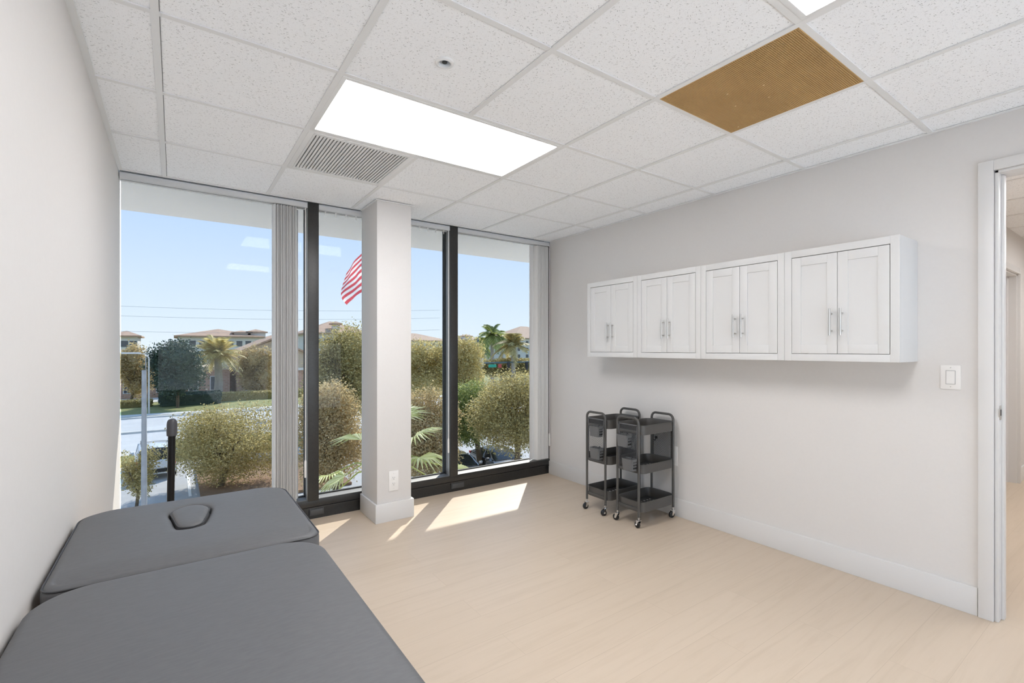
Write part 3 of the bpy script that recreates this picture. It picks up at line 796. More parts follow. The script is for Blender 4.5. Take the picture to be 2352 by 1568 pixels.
k.box(TX0 + .015, TX0 + .037, -.38, HY1 - .06, z0, z1, .003); k.box(TX1 - .037, TX1 - .015, -.38, HY1 - .06, z0, z1, .003)
for y in (-.38, .62, HY0 - .03, HY1 - .082): k.box(TX0 + .037, TX1 - .037, y, y + .022, z0, z1, .003)
part(k, 'wood_frame', M_wood, t)
for (x, y) in ((TX0 + .04, 1.95), (TX1 - .04, 1.95), (TX0 + .04, -.3), (TX1 - .04, -.3)):
    k = MB(); k.box(x - .02, x + .02, y - .03, y + .03, .02, z1 - .01, .004); lg = part(k, 'leg', M_wood, t)
    part(MB().lathe((x, y, 0), [(.026, 0), (.028, .006), (.024, .022)], 18), 'rubber_foot', M_rubber, lg)

# black pole behind the head end
t = thing('exercise_pole', 'slim black pole with grey rounded cap standing at the left window', 'pole', (-.03, 3.45, 0))
b0, b1 = Vector((-.026, 3.45, 0)), Vector((-.0125, 3.45, .872))
part(MB().tube([b0, b1], [.0185, .0185], 20), 'shaft', M_rod, t)
c = MB(); dz = (b1 - b0).normalized(); rr = [(.0255, -.05), (.0265, -.03), (.0265, .018), (.024, .034), (.017, .045), (.006, .050)]
c.tube([b1 + dz * h for (_, h) in rr], [r_ for (r_, _) in rr], 22); part(c, 'cap', M_cap, t)

# ------------------------------------------------------------------ outdoors: ground
struct('ground', MB().box(-60, 130, YG - 1, 41, GZ - .3, GZ), M_asphalt, 'pale asphalt parking lot', smooth=0)
struct('ground_bounce', MB().box(-60, 130, -120, YG - 1, GZ - .3, GZ), mottled('white_bounce_ground', (.78, .78, .77), (.83, .83, .82), 1, .8), 'added pale plaza behind the building, bouncing light indoors', smooth=0)  # unseen bright ground, added to bounce sunlight up to the ceiling
struct('ground_far', MB().box(-160, 320, 61.6, 420, GZ - .3, GZ + .01), M_grass, 'lawn across the street', smooth=0)
struct('road', MB().box(-120, 260, 41, 61.4, GZ - .3, GZ + .005), M_road, 'wide sunlit street', smooth=0)
struct('kerb', MB().box(-60, 60, 39.5, 41, GZ - .1, GZ + .14).box(-120, 260, 61.0, 61.6, GZ - .1, GZ + .14).box(-120, 260, 50.4, 51.0, GZ, GZ + .16), M_concrete, 'concrete kerbs along the street', smooth=0)
struct('sidewalk', MB().box(-120, 260, 62.8, 64.6, GZ - .1, GZ + .06), M_concrete, 'sidewalk across the street', smooth=0)
struct('verge', MB().box(-30, 60, 36.8, 39.5, GZ, GZ + .12), M_grass, 'grass verge beside the parking lot', smooth=0)
struct('planting_bed', MB().box(1.0, 7.5, 25.0, 33.5, GZ, GZ + .14), M_mulch, 'mulched parking island', smooth=0)
w = MB()
for x in (-2.3, .55, 3.3): w.box(x, x + .12, 27.5, 33.5, GZ, GZ + .012)
struct('parking_line', w, M_line, 'white parking bay lines', smooth=0)
struct('store_forecourt', MB().box(-60, 40, 78.5, 85.4, GZ, GZ + .05), M_concrete, 'paved store frontage', smooth=0)

# ------------------------------------------------------------------ outdoors: planting
def leaves(mb, blobs, n, size, rnd, core=.72):
    tot = sum(b[3] * b[4] * b[5] for b in blobs) ** 1
    for (x, y, z, rx, ry, rz) in blobs:
        for _ in range(int(n * (3.2 if size > .1 else 4.2) * rx * ry * rz / tot)):
            u = Vector((rnd.gauss(0, 1), rnd.gauss(0, 1), rnd.gauss(0, 1))).normalized()
            wob = 1 + .3 * noise.noise(Vector((u.x * 2.3 + x, u.y * 2.3 + y, u.z * 2.3 + z)))
            q = (rnd.random() ** .3) * wob * (1 + .12 * rnd.gauss(0, 1))
            c = Vector((x + u.x * rx * q, y + u.y * ry * q, z + u.z * rz * q))
            a = Vector((rnd.gauss(0, 1), rnd.gauss(0, 1), rnd.gauss(0, .7))).normalized(); b = a.orthogonal().normalized()
            b = (Matrix.Rotation(rnd.random() * 6.28, 3, a) @ b)
            s_ = size * .62 * (.6 + .8 * rnd.random())
            mb.bm.faces.new([mb.bm.verts.new(c + p) for p in (a * s_, b * s_ * .5, -a * s_ * .9, -b * s_ * .5)])
        if core and size > .1:
            t_ = bmesh.new(); bmesh.ops.create_icosphere(t_, subdivisions=2, radius=1)
            for v_ in t_.verts:
                f_ = core * .8 * (1 + .3 * noise.noise(v_.co * 2 + Vector((x, y, z))))
                v_.co = Vector((x + v_.co.x * rx * f_, y + v_.co.y * ry * f_, z + v_.co.z * rz * f_))
            mb._merge(t_)
    return mb
def tree(name, label, base, blobs, n, size, m, seed, trunk=.18, core=.72, group=None, cat='tree'):
    rnd = random.Random(seed)
    t = thing(name, label, cat, tuple(base), group)
    part(leaves(MB(), blobs, n, size, rnd, core), 'foliage', m, t, smooth=0, recalc=False)
    k = MB(); b = Vector(base)
    top = Vector((sum(q[0] for q in blobs) / len(blobs), sum(q[1] for q in blobs) / len(blobs), sum(q[2] for q in blobs) / len(blobs)))
    mid = b.lerp(top, .5) + Vector((trunk * .8, 0, 0))
    k.tube([b, mid, top], [trunk, trunk * .8, trunk * .5], 9)
    for q in blobs[:6]: k.tube([mid, mid.lerp(Vector(q[:3]), .5) + Vector((0, 0, .1)), Vector(q[:3])], [trunk * .5, trunk * .35, trunk * .15], 7)
    part(k, 'trunk', M_bark, t)
    return t
def crown(px0, px1, py0, py1, t, nb, seed, dep=None):
    """a crown of overlapping clumps whose outline fills that stretch of the view at depth t"""
    rnd = random.Random(seed); s_ = t / F_PX
    W, Hh = (px1 - px0) * s_, (py1 - py0) * s_; c = at((px0 + px1) / 2, (py0 + py1) / 2, t); out = []
    right, fwd = Vector((CS, -SN, 0)), Vector((SN, CS, 0)); D = dep or W * .8
    for i in range(nb):
        a = 2 * math.pi * (i + rnd.random() * .5) / nb; q = .55 if i else 0
        u, v_ = math.cos(a) * q * W / 2 * 1.05, math.sin(a) * q * Hh / 2 * 1.05
        p = c + right * u + Vector((0, 0, v_)) + fwd * (rnd.uniform(-.3, .3) * D)
        f_ = rnd.uniform(.46, .6) if i else .62
        out.append((p.x, p.y, p.z, W / 2 * f_, D / 2 * f_, Hh / 2 * f_))
    return out
def ground_under(px, t): 
    p = at(px, HY, t); return (p.x, p.y, GZ)

# across the street, seen through the left window
tree('oak_tree', 'tan tinted tree across the street, leftmost at the wall edge', ground_under(300, 61), crown(268, 352, 795, 912, 61, 7, 1, 4), 2600, .24, M_leaf_tan, 1)
tree('oak_tree', 'dark green dense tree across the street, before the brick store', ground_under(408, 57), crown(340, 470, 782, 905, 57, 9, 2, 4), 5200, .22, M_leaf_dark, 2)
tree('oak_tree', 'tan tinted tree in front of the gabled store, right side of the left window', ground_under(590, 71), crown(546, 640, 800, 908, 71, 8, 3, 3), 3200, .24, M_leaf_tan, 3)
# near trees in the lot
tree('oak_tree', 'broad leafy tree in the parking island beyond the massage table', ground_under(505, 24), crown(395, 640, 935, 1110, 24, 13, 4, 4.5), 9000, .085, M_leaf_olive, 4, core=.45)
tree('young_tree', 'small tree beside the white car near the light pole', ground_under(312, 20.5), crown(280, 358, 1032, 1140, 20.5, 7, 5, 1.6), 1500, .07, M_leaf_olive, 5, .07, .4)
# middle pane
tree('oak_tree', 'tall golden green tree seen left of the column', ground_under(780, 40), crown(705, 880, 752, 965, 40, 13, 6), 10000, .15, M_leaf_olive, 6, core=.55)
tree('oak_tree', 'lower tan tinted tree left of the column, nearer than the tall one', ground_under(770, 22), crown(690, 845, 880, 1105, 22, 11, 7), 8000, .09, M_leaf_tan, 7, core=.5)
tree('oak_tree', 'golden tree seen between the column and the second mullion', ground_under(985, 52), crown(905, 1065, 783, 905, 52, 11, 8), 6500, .18, M_leaf_gold, 8, core=.55)
tree('oak_tree', 'brownish tinted tree low between the column and the second mullion', ground_under(985, 22), crown(895, 1065, 892, 1105, 22, 11, 9), 8000, .085, M_leaf_tan, 9, core=.5)
# right pane
tree('oak_tree', 'golden tree just right of the second mullion below the roofs', ground_under(1070, 48), crown(1020, 1118, 776, 915, 48, 10, 10), 5200, .16, M_leaf_gold, 10, core=.55)
tree('oak_tree', 'broad green tree shading the parked cars in the right window', ground_under(1105, 27), crown(1025, 1140, 878, 1015, 27, 11, 11, 3.5), 7000, .09, M_leaf_green, 11, core=.45)
tree('oak_tree', 'wide olive tree over the bright lot at the right window edge', ground_under(1185, 24), crown(1085, 1290, 858, 1020, 24, 13, 12, 4), 9000, .085, M_leaf_olive, 12, core=.4)
tree('oak_tree', 'distant olive tree below the palm trunks at the street corner', ground_under(1170, 67), crown(1085, 1260, 822, 862, 67, 9, 13, 3), 3600, .26, M_leaf_olive, 13)

def hedge(label, x0, x1, y0, y1, h, m, seed, sz=.16, n=1500):
    rnd = random.Random(seed); k = MB(); n *= 4; sz *= .75
    k.box(x0 + .15, x1 - .15, y0 + .15, y1 - .15, GZ, GZ + h - .12, .1)
    for _ in range(n):
        c = Vector((rnd.uniform(x0, x1), rnd.uniform(y0, y1), GZ + h * rnd.random() ** .5))
        a = Vector((rnd.gauss(0, 1), rnd.gauss(0, 1), rnd.gauss(0, 1))).normalized(); b = a.orthogonal().normalized(); s_ = sz * rnd.uniform(.6, 1.3)
        k.bm.faces.new([k.bm.verts.new(c + p) for p in (a * s_, b * s_ * .6, -a * s_, -b * s_ * .6)])
    tag(k.build('hedge', m, smooth=0, recalc=False), label, 'hedge', 'hedges along the store front')
hedge('yellow green clipped hedge before the gabled store', 5.2, 15.5, 74.5, 76.3, 1.15, M_leaf_gold, 21)
hedge('dark low hedge before the brick store', -1.6, 5.0, 71.5, 75, 1.5, M_leaf_dark, 22)
hedge('short olive hedge at the left wall edge across the street', -7.5, -2.2, 72.5, 74, .9, M_leaf_olive, 23, n=700)
hedge('bright green hedge behind the parked white car', -1.6, 7.0, 37.0, 38.6, 1.0, M_leaf_green, 24, .1, 1500)

# palms
def palm(label, base, top, nf, fl, m, seed, tr_=.2, size=.5, name='palm_tree', droop=.5, wid=.09):
    rnd = random.Random(seed); t = thing(name, label, 'palm tree', tuple(base))
    b, c = Vector(base), Vector(top)
    part(MB().tube([b, b.lerp(c, .4) + Vector((tr_ * .3, 0, 0)), c], [tr_ * 1.2, tr_, tr_ * .8], 12), 'trunk', M_palmbark, t)
    k = MB()
    for i in range(nf):
        az = 2 * math.pi * i / nf * 2.4 + rnd.random(); el = R(rnd.uniform(-25, 75)); ln = fl * rnd.uniform(.8, 1.1)
        h = Vector((math.cos(az), math.sin(az), 0)); pts = []
        for q in range(9):
            u = q / 8; pts.append(c + h * (ln * u * math.cos(el) * (1 - .15 * u)) + Vector((0, 0, ln * (math.sin(el) * u - droop * u * u))))
        for q in range(1, 9):
            p, d_ = pts[q], (pts[q] - pts[q - 1]).normalized(); sd = d_.cross(Vector((0, 0, 1))).normalized()
            for s_ in (-1, 1):
                for f_ in (0, .5):
                    pp = pts[q - 1].lerp(p, f_); tip = pp + (sd * s_ * .8 + d_ * .7 + Vector((0, 0, -.35))).normalized() * size * (1.15 - abs(q / 8 - .45))
                    wv = d_ * wid
                    k.bm.faces.new([k.bm.verts.new(v_) for v_ in (pp - wv * .5, pp + wv * .5, tip)])
        k.tube(pts, [.035 * (1 - q / 10) for q in range(9)], 4, caps=False)
    part(k, 'fronds', m, t, smooth=0, recalc=False)
    return t
for (px, py, tt, sd, lb) in ((1106, 796, 84, 31, 'royal palm at the left of the street corner cluster'), (1130, 769, 73, 32, 'tallest royal palm in the middle of the corner cluster'), (1152, 776, 93, 33, 'royal palm right of the tallest one in the corner cluster'), (1178, 792, 65, 34, 'royal palm at the right of the street corner cluster')):
    palm(lb, ground_under(px, tt), at(px, py, tt), 36, 3.5, M_leaf_green if sd != 34 else M_leaf_olive, sd, .3, .95, wid=.3)
palm('bushy date palm across the street behind the dark tree', ground_under(500, 66), at(500, 812, 66), 90, 4.0, M_leaf_gold, 35, .5, 1.0, droop=.35, wid=.2)
# fan palm right outside the column
def fan_palm(label, base, c, specs, seed):
    rnd = random.Random(seed); t = thing('fan_palm', label, 'palm tree', tuple(base)); c = Vector(c)
    part(MB().tube([base, c], [.15, .11], 12), 'trunk', M_palmbark, t)
    for (tgt, ln) in specs:
        tip = Vector(tgt); k = MB()
        mid = c.lerp(tip, .5) + Vector((0, 0, .12)); k.tube([c, mid, tip], [.016, .012, .008], 6)
        d_ = (tip - mid).normalized(); sd = d_.cross(Vector((0, 0, 1))).normalized(); nn = sd.cross(d_)
        for i in range(19):
            a = R(-82 + 164 * i / 18); dr = (d_ * math.cos(a) + sd * math.sin(a)).normalized(); lf = ln * (.72 + .28 * math.cos(a)) * rnd.uniform(.9, 1.05)
            e = dr.cross(nn).normalized() * .019; m_ = tip + dr * lf * .5 + nn * .03; end = tip + dr * lf + Vector((0, 0, -.10 * lf - .05 * rnd.random()))
            V = [k.bm.verts.new(q) for q in (tip, m_ - e, m_ + nn * .012, m_ + e, end)]
            k.bm.faces.new((V[0], V[1], V[2])); k.bm.faces.new((V[0], V[2], V[3])); k.bm.faces.new((V[1], V[4], V[2])); k.bm.faces.new((V[2], V[4], V[3]))
        part(k, 'fan_leaf', M_frond, t, smooth=0, recalc=False)
tp = 7.2
cc = at(880, 1070, tp)
fan_palm('fan palm with spiky leaves just outside the middle window, behind the column', ground_under(880, tp), cc,
         [(at(792, 1092, tp - .2), .55), (at(760, 1140, tp - .4), .6), (at(950, 1005, tp), .6), (at(962, 1050, tp - .3), .55), (at(985, 1095, tp - .1), .55), (at(1040, 1075, tp), .5), (at(945, 1110, tp - .6), .6), (at(830, 1010, tp + .5), .6), (at(905, 960, tp + .4), .5), (at(760, 1090, tp + .5), .5), (at(900, 1140, tp - .6), .55), (at(930, 960, tp + .6), .5)], 41)

# ------------------------------------------------------------------ outdoors: buildings
def hip(k, x0, x1, y0, y1, z, h, ov=.8, inset=None):
    x0 -= ov; x1 += ov; y0 -= ov; y1 += ov; ym = (y0 + y1) / 2; i = inset if inset is not None else (y1 - y0) / 2
    b = [k.bm.verts.new(p) for p in ((x0, y0, z), (x1, y0, z), (x1, y1, z), (x0, y1, z))]; lo = [k.bm.verts.new((p.co.x, p.co.y, z - .35)) for p in b]
    r0, r1 = k.bm.verts.new((min(x0 + i, (x0 + x1) / 2 - .1), ym, z + h)), k.bm.verts.new((max(x1 - i, (x0 + x1) / 2 + .1), ym, z + h))
    k.bm.faces.new((b[0], b[1], r1, r0)); k.bm.faces.new((b[1], b[2], r1)); k.bm.faces.new((b[2], b[3], r0, r1)); k.bm.faces.new((b[3], b[0], r0)); k.bm.faces.new(lo[::-1])
    for q in range(4): k.bm.faces.new((b[q], lo[q], lo[(q + 1) % 4], b[(q + 1) % 4]))
def apartment(label, pxs, ytop, yeave, Y, dep, cols, floors=4, towers=(), wallm=None):
    a, b = atY(pxs[0], yeave, Y), atY(pxs[1], yeave, Y); ze = (a.z + b.z) / 2
    zr = atY((pxs[0] + pxs[1]) / 2, ytop, Y + dep / 2).z
    t = thing('apartment_building', label, 'building', ((a.x + b.x) / 2, Y, GZ))
    part(MB().box(a.x, b.x, Y, Y + dep, GZ, ze), 'wall', wallm or M_stucco, t, smooth=0)
    k = MB(); hip(k, a.x, b.x, Y, Y + dep, ze + .3, max(zr - ze, 1.0)); part(k, 'roof', M_roof, t, smooth=0)
    fh = 3.1; wv = (b.x - a.x) / cols
    for f_ in range(floors):
        zc = ze - 1.75 - f_ * fh
        if zc < GZ + 1: break
        for c in range(cols):
            xc = a.x + wv * (c + .5)
            fr_ = part(MB().box(xc - .8, xc + .8, Y - .06, Y + .02, zc - .85, zc + .85, .02), 'window', M_stucco, t)
            part(MB().box(xc - .7, xc + .7, Y - .075, Y - .05, zc - .75, zc + .75), 'window_pane', M_winpane, fr_, smooth=0)
    for (px, py0, py1, wd) in towers:
        p = atY(px, py1, Y + 2); p2 = atY(px, py0, Y + 2)
        part(MB().box(p.x - wd, p.x + wd, Y + 2, Y + 2 + 2 * wd, ze - 1, p.z), 'tower', M_stucco, t, smooth=0)
        k = MB(); hip(k, p.x - wd, p.x + wd, Y + 2, Y + 2 + 2 * wd, p.z + .2, p2.z - p.z, .5); part(k, 'tower_roof', M_roof, t, smooth=0)
    return t
apartment('cream apartment block at the far left edge of the left window', (255, 316), 762, 773, 150, 14, 3)
apartment('cream apartment block with clay roof and two small towers', (408, 600), 758, 774, 150, 22, 9, towers=((557, 760, 764, 2.0), (590, 757, 763, 2.2)))
apartment('pale apartment block behind the gabled store roof', (603, 690), 768, 782, 160, 14, 4)
apartment('cream apartment block with clay hip roof left of the column', (715, 850), 741, 767, 120, 22, 6, towers=((773, 739, 744, .8),))
apartment('cream apartment block seen between column and second mullion', (900, 1030), 767, 783, 210, 24, 9)
apartment('cream apartment block with small roof turret right of the second mullion', (1056, 1125), 773, 783, 220, 24, 6, towers=((1075, 768, 772, 2.4),))
apartment('cream apartment block right of the palms at the blind edge', (1182, 1290), 752, 778, 175, 24, 6)

# brick store and gabled store
sy = 86.0
def X_at(px): return atY(px, 900, sy).x
zt = atY(400, 851, sy).z
t = thing('brick_store', 'low brick store behind the dark tree across the street', 'building', (X_at(400), sy, GZ))
part(MB().box(X_at(235), X_at(528), sy, sy + 14, GZ, zt), 'wall', M_brick, t, smooth=0)
part(MB().box(X_at(235) - .2, X_at(528) + .1, sy - .25, sy + 14, zt, zt + .5), 'parapet', M_stuccotan, t, smooth=0)
for (a, b) in ((282, 302), (308, 332), (358, 384), (432, 456), (482, 510)):
    fr_ = part(MB().box(X_at(a), X_at(b), sy - .1, sy + .05, GZ + .7, GZ + 2.9, .03), 'window', M_stucco, t)
    k = MB(); xa, xb = X_at(a) + .12, X_at(b) - .12; xm = (xa + xb) / 2; k.box(xa, xm - .04, sy - .12, sy - .08, GZ + .8, GZ + 2.8); k.box(xm + .04, xb, sy - .12, sy - .08, GZ + .8, GZ + 2.8)
    part(k, 'window_pane', M_winpane, fr_, smooth=0)
dr = part(MB().box(X_at(404), X_at(424), sy - .1, sy + .05, GZ, GZ + 2.6, .03), 'entrance_door', M_winpane, t)
part(MB().box(X_at(394), X_at(399), sy - .3, sy - .2, GZ + .9, GZ + 2.7), 'banner', mat('yellow_banner', (.75, .50, .08), .6), t, smooth=0)
part(MB().box(X_at(384), X_at(394), sy - .28, sy - .2, GZ + .2, GZ + 2.7), 'red_panel', mat('maroon_panel', (.20, .04, .04), .6), t, smooth=0)
t = thing('gabled_store', 'tan gabled store front at the right of the left window', 'building', (X_at(590), sy - 1, GZ))
xa, xb = X_at(543), X_at(700); ze, za = atY(600, 812, sy).z, atY(615, 781, sy).z
part(MB().prism([(xa, sy - 1, GZ + 3.6), (xb, sy - 1, GZ + 3.6), (xb, sy - 1, ze), ((xa + xb) / 2, sy - 1, za), (xa, sy - 1, ze)], (0, 14, 0)), 'upper_wall', M_stuccotan, t, smooth=0)
part(MB().box(xa, xb, sy - .8, sy + 13, GZ, GZ + 3.6), 'lower_wall', M_brick, t, smooth=0)
k = MB()
for (p, q) in (((xa - .6, ze - .25), ((xa + xb) / 2, za + .1)), ((xb + .6, ze - .25), ((xa + xb) / 2, za + .1))):
    k.prism([(p[0], sy - 1.5, p[1]), (q[0], sy - 1.5, q[1]), (q[0], sy - 1.5, q[1] + .3), (p[0], sy - 1.5, p[1] + .3)], (0, 15, 0))
part(k, 'roof', M_roof, t, smooth=0)
part(MB().box(xa - .1, xb + .1, sy - 1.15, sy - .95, GZ + 3.5, GZ + 3.9), 'band', M_stucco, t, smooth=0)
for (a, b) in ((556, 574), (587, 608), (618, 634), (648, 664)):
    fr_ = part(MB().box(X_at(a), X_at(b), sy - .95, sy - .75, GZ + .5, GZ + 3.0, .03), 'window', M_stucco, t)
    part(MB().box(X_at(a) + .12, X_at(b) - .12, sy - .98, sy - .9, GZ + .6, GZ + 2.9), 'window_pane', M_winpane, fr_, smooth=0)

# ------------------------------------------------------------------ outdoors: poles, wires, flag, signal
p0 = ground_under(331, 17.5); tp_ = at(331, 850, 17.5)
t = thing('lamp_post', 'thick grey lamp post in the lot seen in the left window', 'lamp post', p0)
part(MB().tube([p0, (p0[0], p0[1], tp_.z)], [.10, .072], 18), 'pole', M_steel, t)
part(MB().box(p0[0] - .16, p0[0] + .16, p0[1] - .16, p0[1] + .16, GZ, GZ + .5, .03), 'base', M_concrete, t)
part(MB().tube([(p0[0] + .05, p0[1], GZ + 1.5), (p0[0] + .05, p0[1], at(331, 820, 17.5).z)], .012, 8), 'conduit', M_steel, t)
p1 = at(342, 930, 52); a_ = at(342, 822, 52)
t = thing('street_lamp', 'slim white street lamp with long arm across the street', 'street lamp', (p1.x, p1.y, GZ))
part(MB().tube([(p1.x, p1.y, GZ), (a_.x, a_.y, a_.z - 1), a_, at(335, 813, 52), at(318, 812, 52)], [.09, .07, .06, .05, .05], 8), 'pole', M_concrete, t)
k = MB(); q = at(297, 811, 52); k.box(q.x - .7, q.x + 1.0, q.y - .2, q.y + .2, q.z - .08, q.z + .1, .05); part(k, 'lamp_head', M_stucco, t)
wl = ['topmost power line crossing the sky', 'second power line below the topmost one', 'lowest power line just above the roofs']
for i, (ya, yb) in enumerate(((699, 704), (722, 726), (759, 753))):
    A, B = at(150, ya - 2, 62), at(1010, yb + (8 if i == 0 else 4), 74)
    pts = [A.lerp(B, u / 20) - Vector((0, 0, .45 * (1 - (2 * u / 20 - 1) ** 2))) for u in range(21)]
    tag(MB().tube(pts, .017, 5).build('power_line', mat('cable_grey', (.42, .43, .45), .6)), wl[i], 'cable', 'power lines over the street')
# flag on a pole hidden by the column
ft = 20.0; fb = at(872, 552, ft)
t = thing('flagpole', 'flagpole outside, hidden behind the column', 'flagpole', (fb.x, fb.y, GZ))
part(MB().tube([(fb.x, fb.y, GZ), (fb.x, fb.y, fb.z + .6)], [.07, .035], 14), 'pole', M_steel, t)
k = MB(); k.lathe((fb.x, fb.y, fb.z + .64), [(.01, -.06), (.05, -.03), (.06, 0), (.05, .03), (.01, .06)], 16); part(k, 'finial', mat('gold_ball', (.8, .6, .2), .3, 1.0), t)
M_red = mat('flag_red', (.62, .10, .12), .7); M_fw = mat('flag_white', (.80, .80, .80), .7); M_blue = mat('flag_blue', (.06, .08, .28), .7)
for m_ in (M_red, M_fw, M_blue):
    tl = N(m_, 'ShaderNodeBsdfTranslucent'); tl.inputs['Color'].default_value = bsdf(m_).inputs['Base Color'].default_value
    mi = N(m_, 'ShaderNodeMixShader'); mi.inputs[0].default_value = .45
    L(m_, bsdf(m_).outputs[0], mi.inputs[1]); L(m_, tl.outputs[0], mi.inputs[2]); L(m_, mi.outputs[0], m_.node_tree.nodes['Material Output'].inputs[0])
def flagpt(u, v_):
    """u along the fly 0..1, v from hoist top 0 to bottom 1: cloth hanging in a light wind, folds gathered"""
    right, fwd = Vector((CS, -SN, 0)), Vector((SN, CS, 0))
    s_ = ft / F_PX
    # pixel-size centre line of the draped cloth, in metres from the hoist top
    ox = -(82 * (u ** .85)) * s_ * (1 + .16 * math.sin(v_ * 3)) + 8 * s_ * v_
    oz = -(75 * u ** 1.25 + 95 * v_ * (1 - .25 * u)) * s_
    fold = .16 * math.sin(7.5 * u + 5.0 * v_) * u + .07 * math.sin(17 * u - 6 * v_) * u
    return fb + right * (ox + .35 * fold * v_) + Vector((0, 0, oz + .25 * fold)) + fwd * (fold + .2 * u)
fl = thing('flag', 'red and white striped national flag drooping beside the column', 'flag', tuple(fb))
NU, NV = 44, 39
def flagmesh(test):
    k = MB(); V = {}
    def gv(i, j):
        if (i, j) not in V: V[(i, j)] = k.bm.verts.new(flagpt(i / NU, j / NV))
        return V[(i, j)]
    for i in range(NU):
        for j in range(NV):
            if test(i, j): k.bm.faces.new((gv(i, j), gv(i + 1, j), gv(i + 1, j + 1), gv(i, j + 1)))
    return k
can = lambda i, j: i < NU * .4 and j < NV * 7 / 13
part(flagmesh(lambda i, j: (j // 3) % 2 == 0 and not can(i, j)), 'red_stripes', M_red, fl, smooth=180, recalc=False)
part(flagmesh(lambda i, j: (j // 3) % 2 == 1 and not can(i, j)), 'white_stripes', M_fw, fl, smooth=180, recalc=False)
cn = part(flagmesh(can), 'canton', M_blue, fl, smooth=180, recalc=False)
k = MB()
for r_ in range(9):
    for c in range(6 if r_ % 2 == 0 else 5):
        u = (.4 * (2 * c + (1 if r_ % 2 == 0 else 2)) / 12); v_ = 7 / 13 * (r_ + 1) / 10
        p = flagpt(u, v_); ax = (flagpt(u + .01, v_) - p).normalized(); az = (p - flagpt(u, v_ + .01)).normalized(); nn = ax.cross(az).normalized()
        for sg in (-1, 1):
            k.bm.faces.new([k.bm.verts.new(p + nn * .006 * sg + (ax * math.sin(q * math.pi / 5) + az * math.cos(q * math.pi / 5)) * (.034 if q % 2 == 0 else .014)) for q in range(10)])
part(k, 'stars', M_fw, cn, smooth=0, recalc=False)
# signal mast
st = 62
t = thing('signal_mast', 'green steel traffic signal mast arm at the street corner', 'traffic signal', ground_under(1098, st))
bz = at(1098, 775, st); ar = at(1098, 834, st)
part(MB().tube([ground_under(1098, st), bz], [.2, .13], 14), 'pole', M_dkgreen, t)
e_ = at(1300, 828, st + 3); part(MB().tube([ar, e_], [.13, .07], 10), 'mast_arm', M_dkgreen, t)
q = at(1132, 838, st); dx_ = (e_ - ar).normalized()
def plate(c, wd, hh, m_, nm):
    ax = dx_; up = Vector((0, 0, 1)); nn = ax.cross(up)
    k = MB(); k.prism([c - ax * wd - up * hh, c + ax * wd - up * hh, c + ax * wd + up * hh, c - ax * wd + up * hh], nn * .05); return part(k, nm, m_, t, smooth=0)
plate(at(1131, 840, st), .52, .2, mat('green_sign', (.03, .38, .25), .5), 'street_sign')
plate(at(1148, 840, st), .22, .24, mat('red_sign', (.5, .07, .06), .5), 'turn_sign')
for px in (1168, 1210):
    c = at(px, 840, st); k = MB(); k.box(c.x - .18, c.x + .18, c.y - .12, c.y + .12, c.z - .5, c.z + .5, .04); part(k, 'signal_head', M_rubber, t)
pz = at(1106, 828, 56)
t = thing('pedestal_sign', 'white rectangular sign board beside the signal mast', 'sign', ground_under(1106, 56))
part(MB().box(pz.x - .25, pz.x + .25, pz.y - .04, pz.y + .04, pz.z - .75, pz.z + .4, .02), 'board', M_stucco, t)
part(MB().tube([ground_under(1106, 56), (pz.x, pz.y + .05, pz.z)], .05, 8), 'post', M_steel, t)

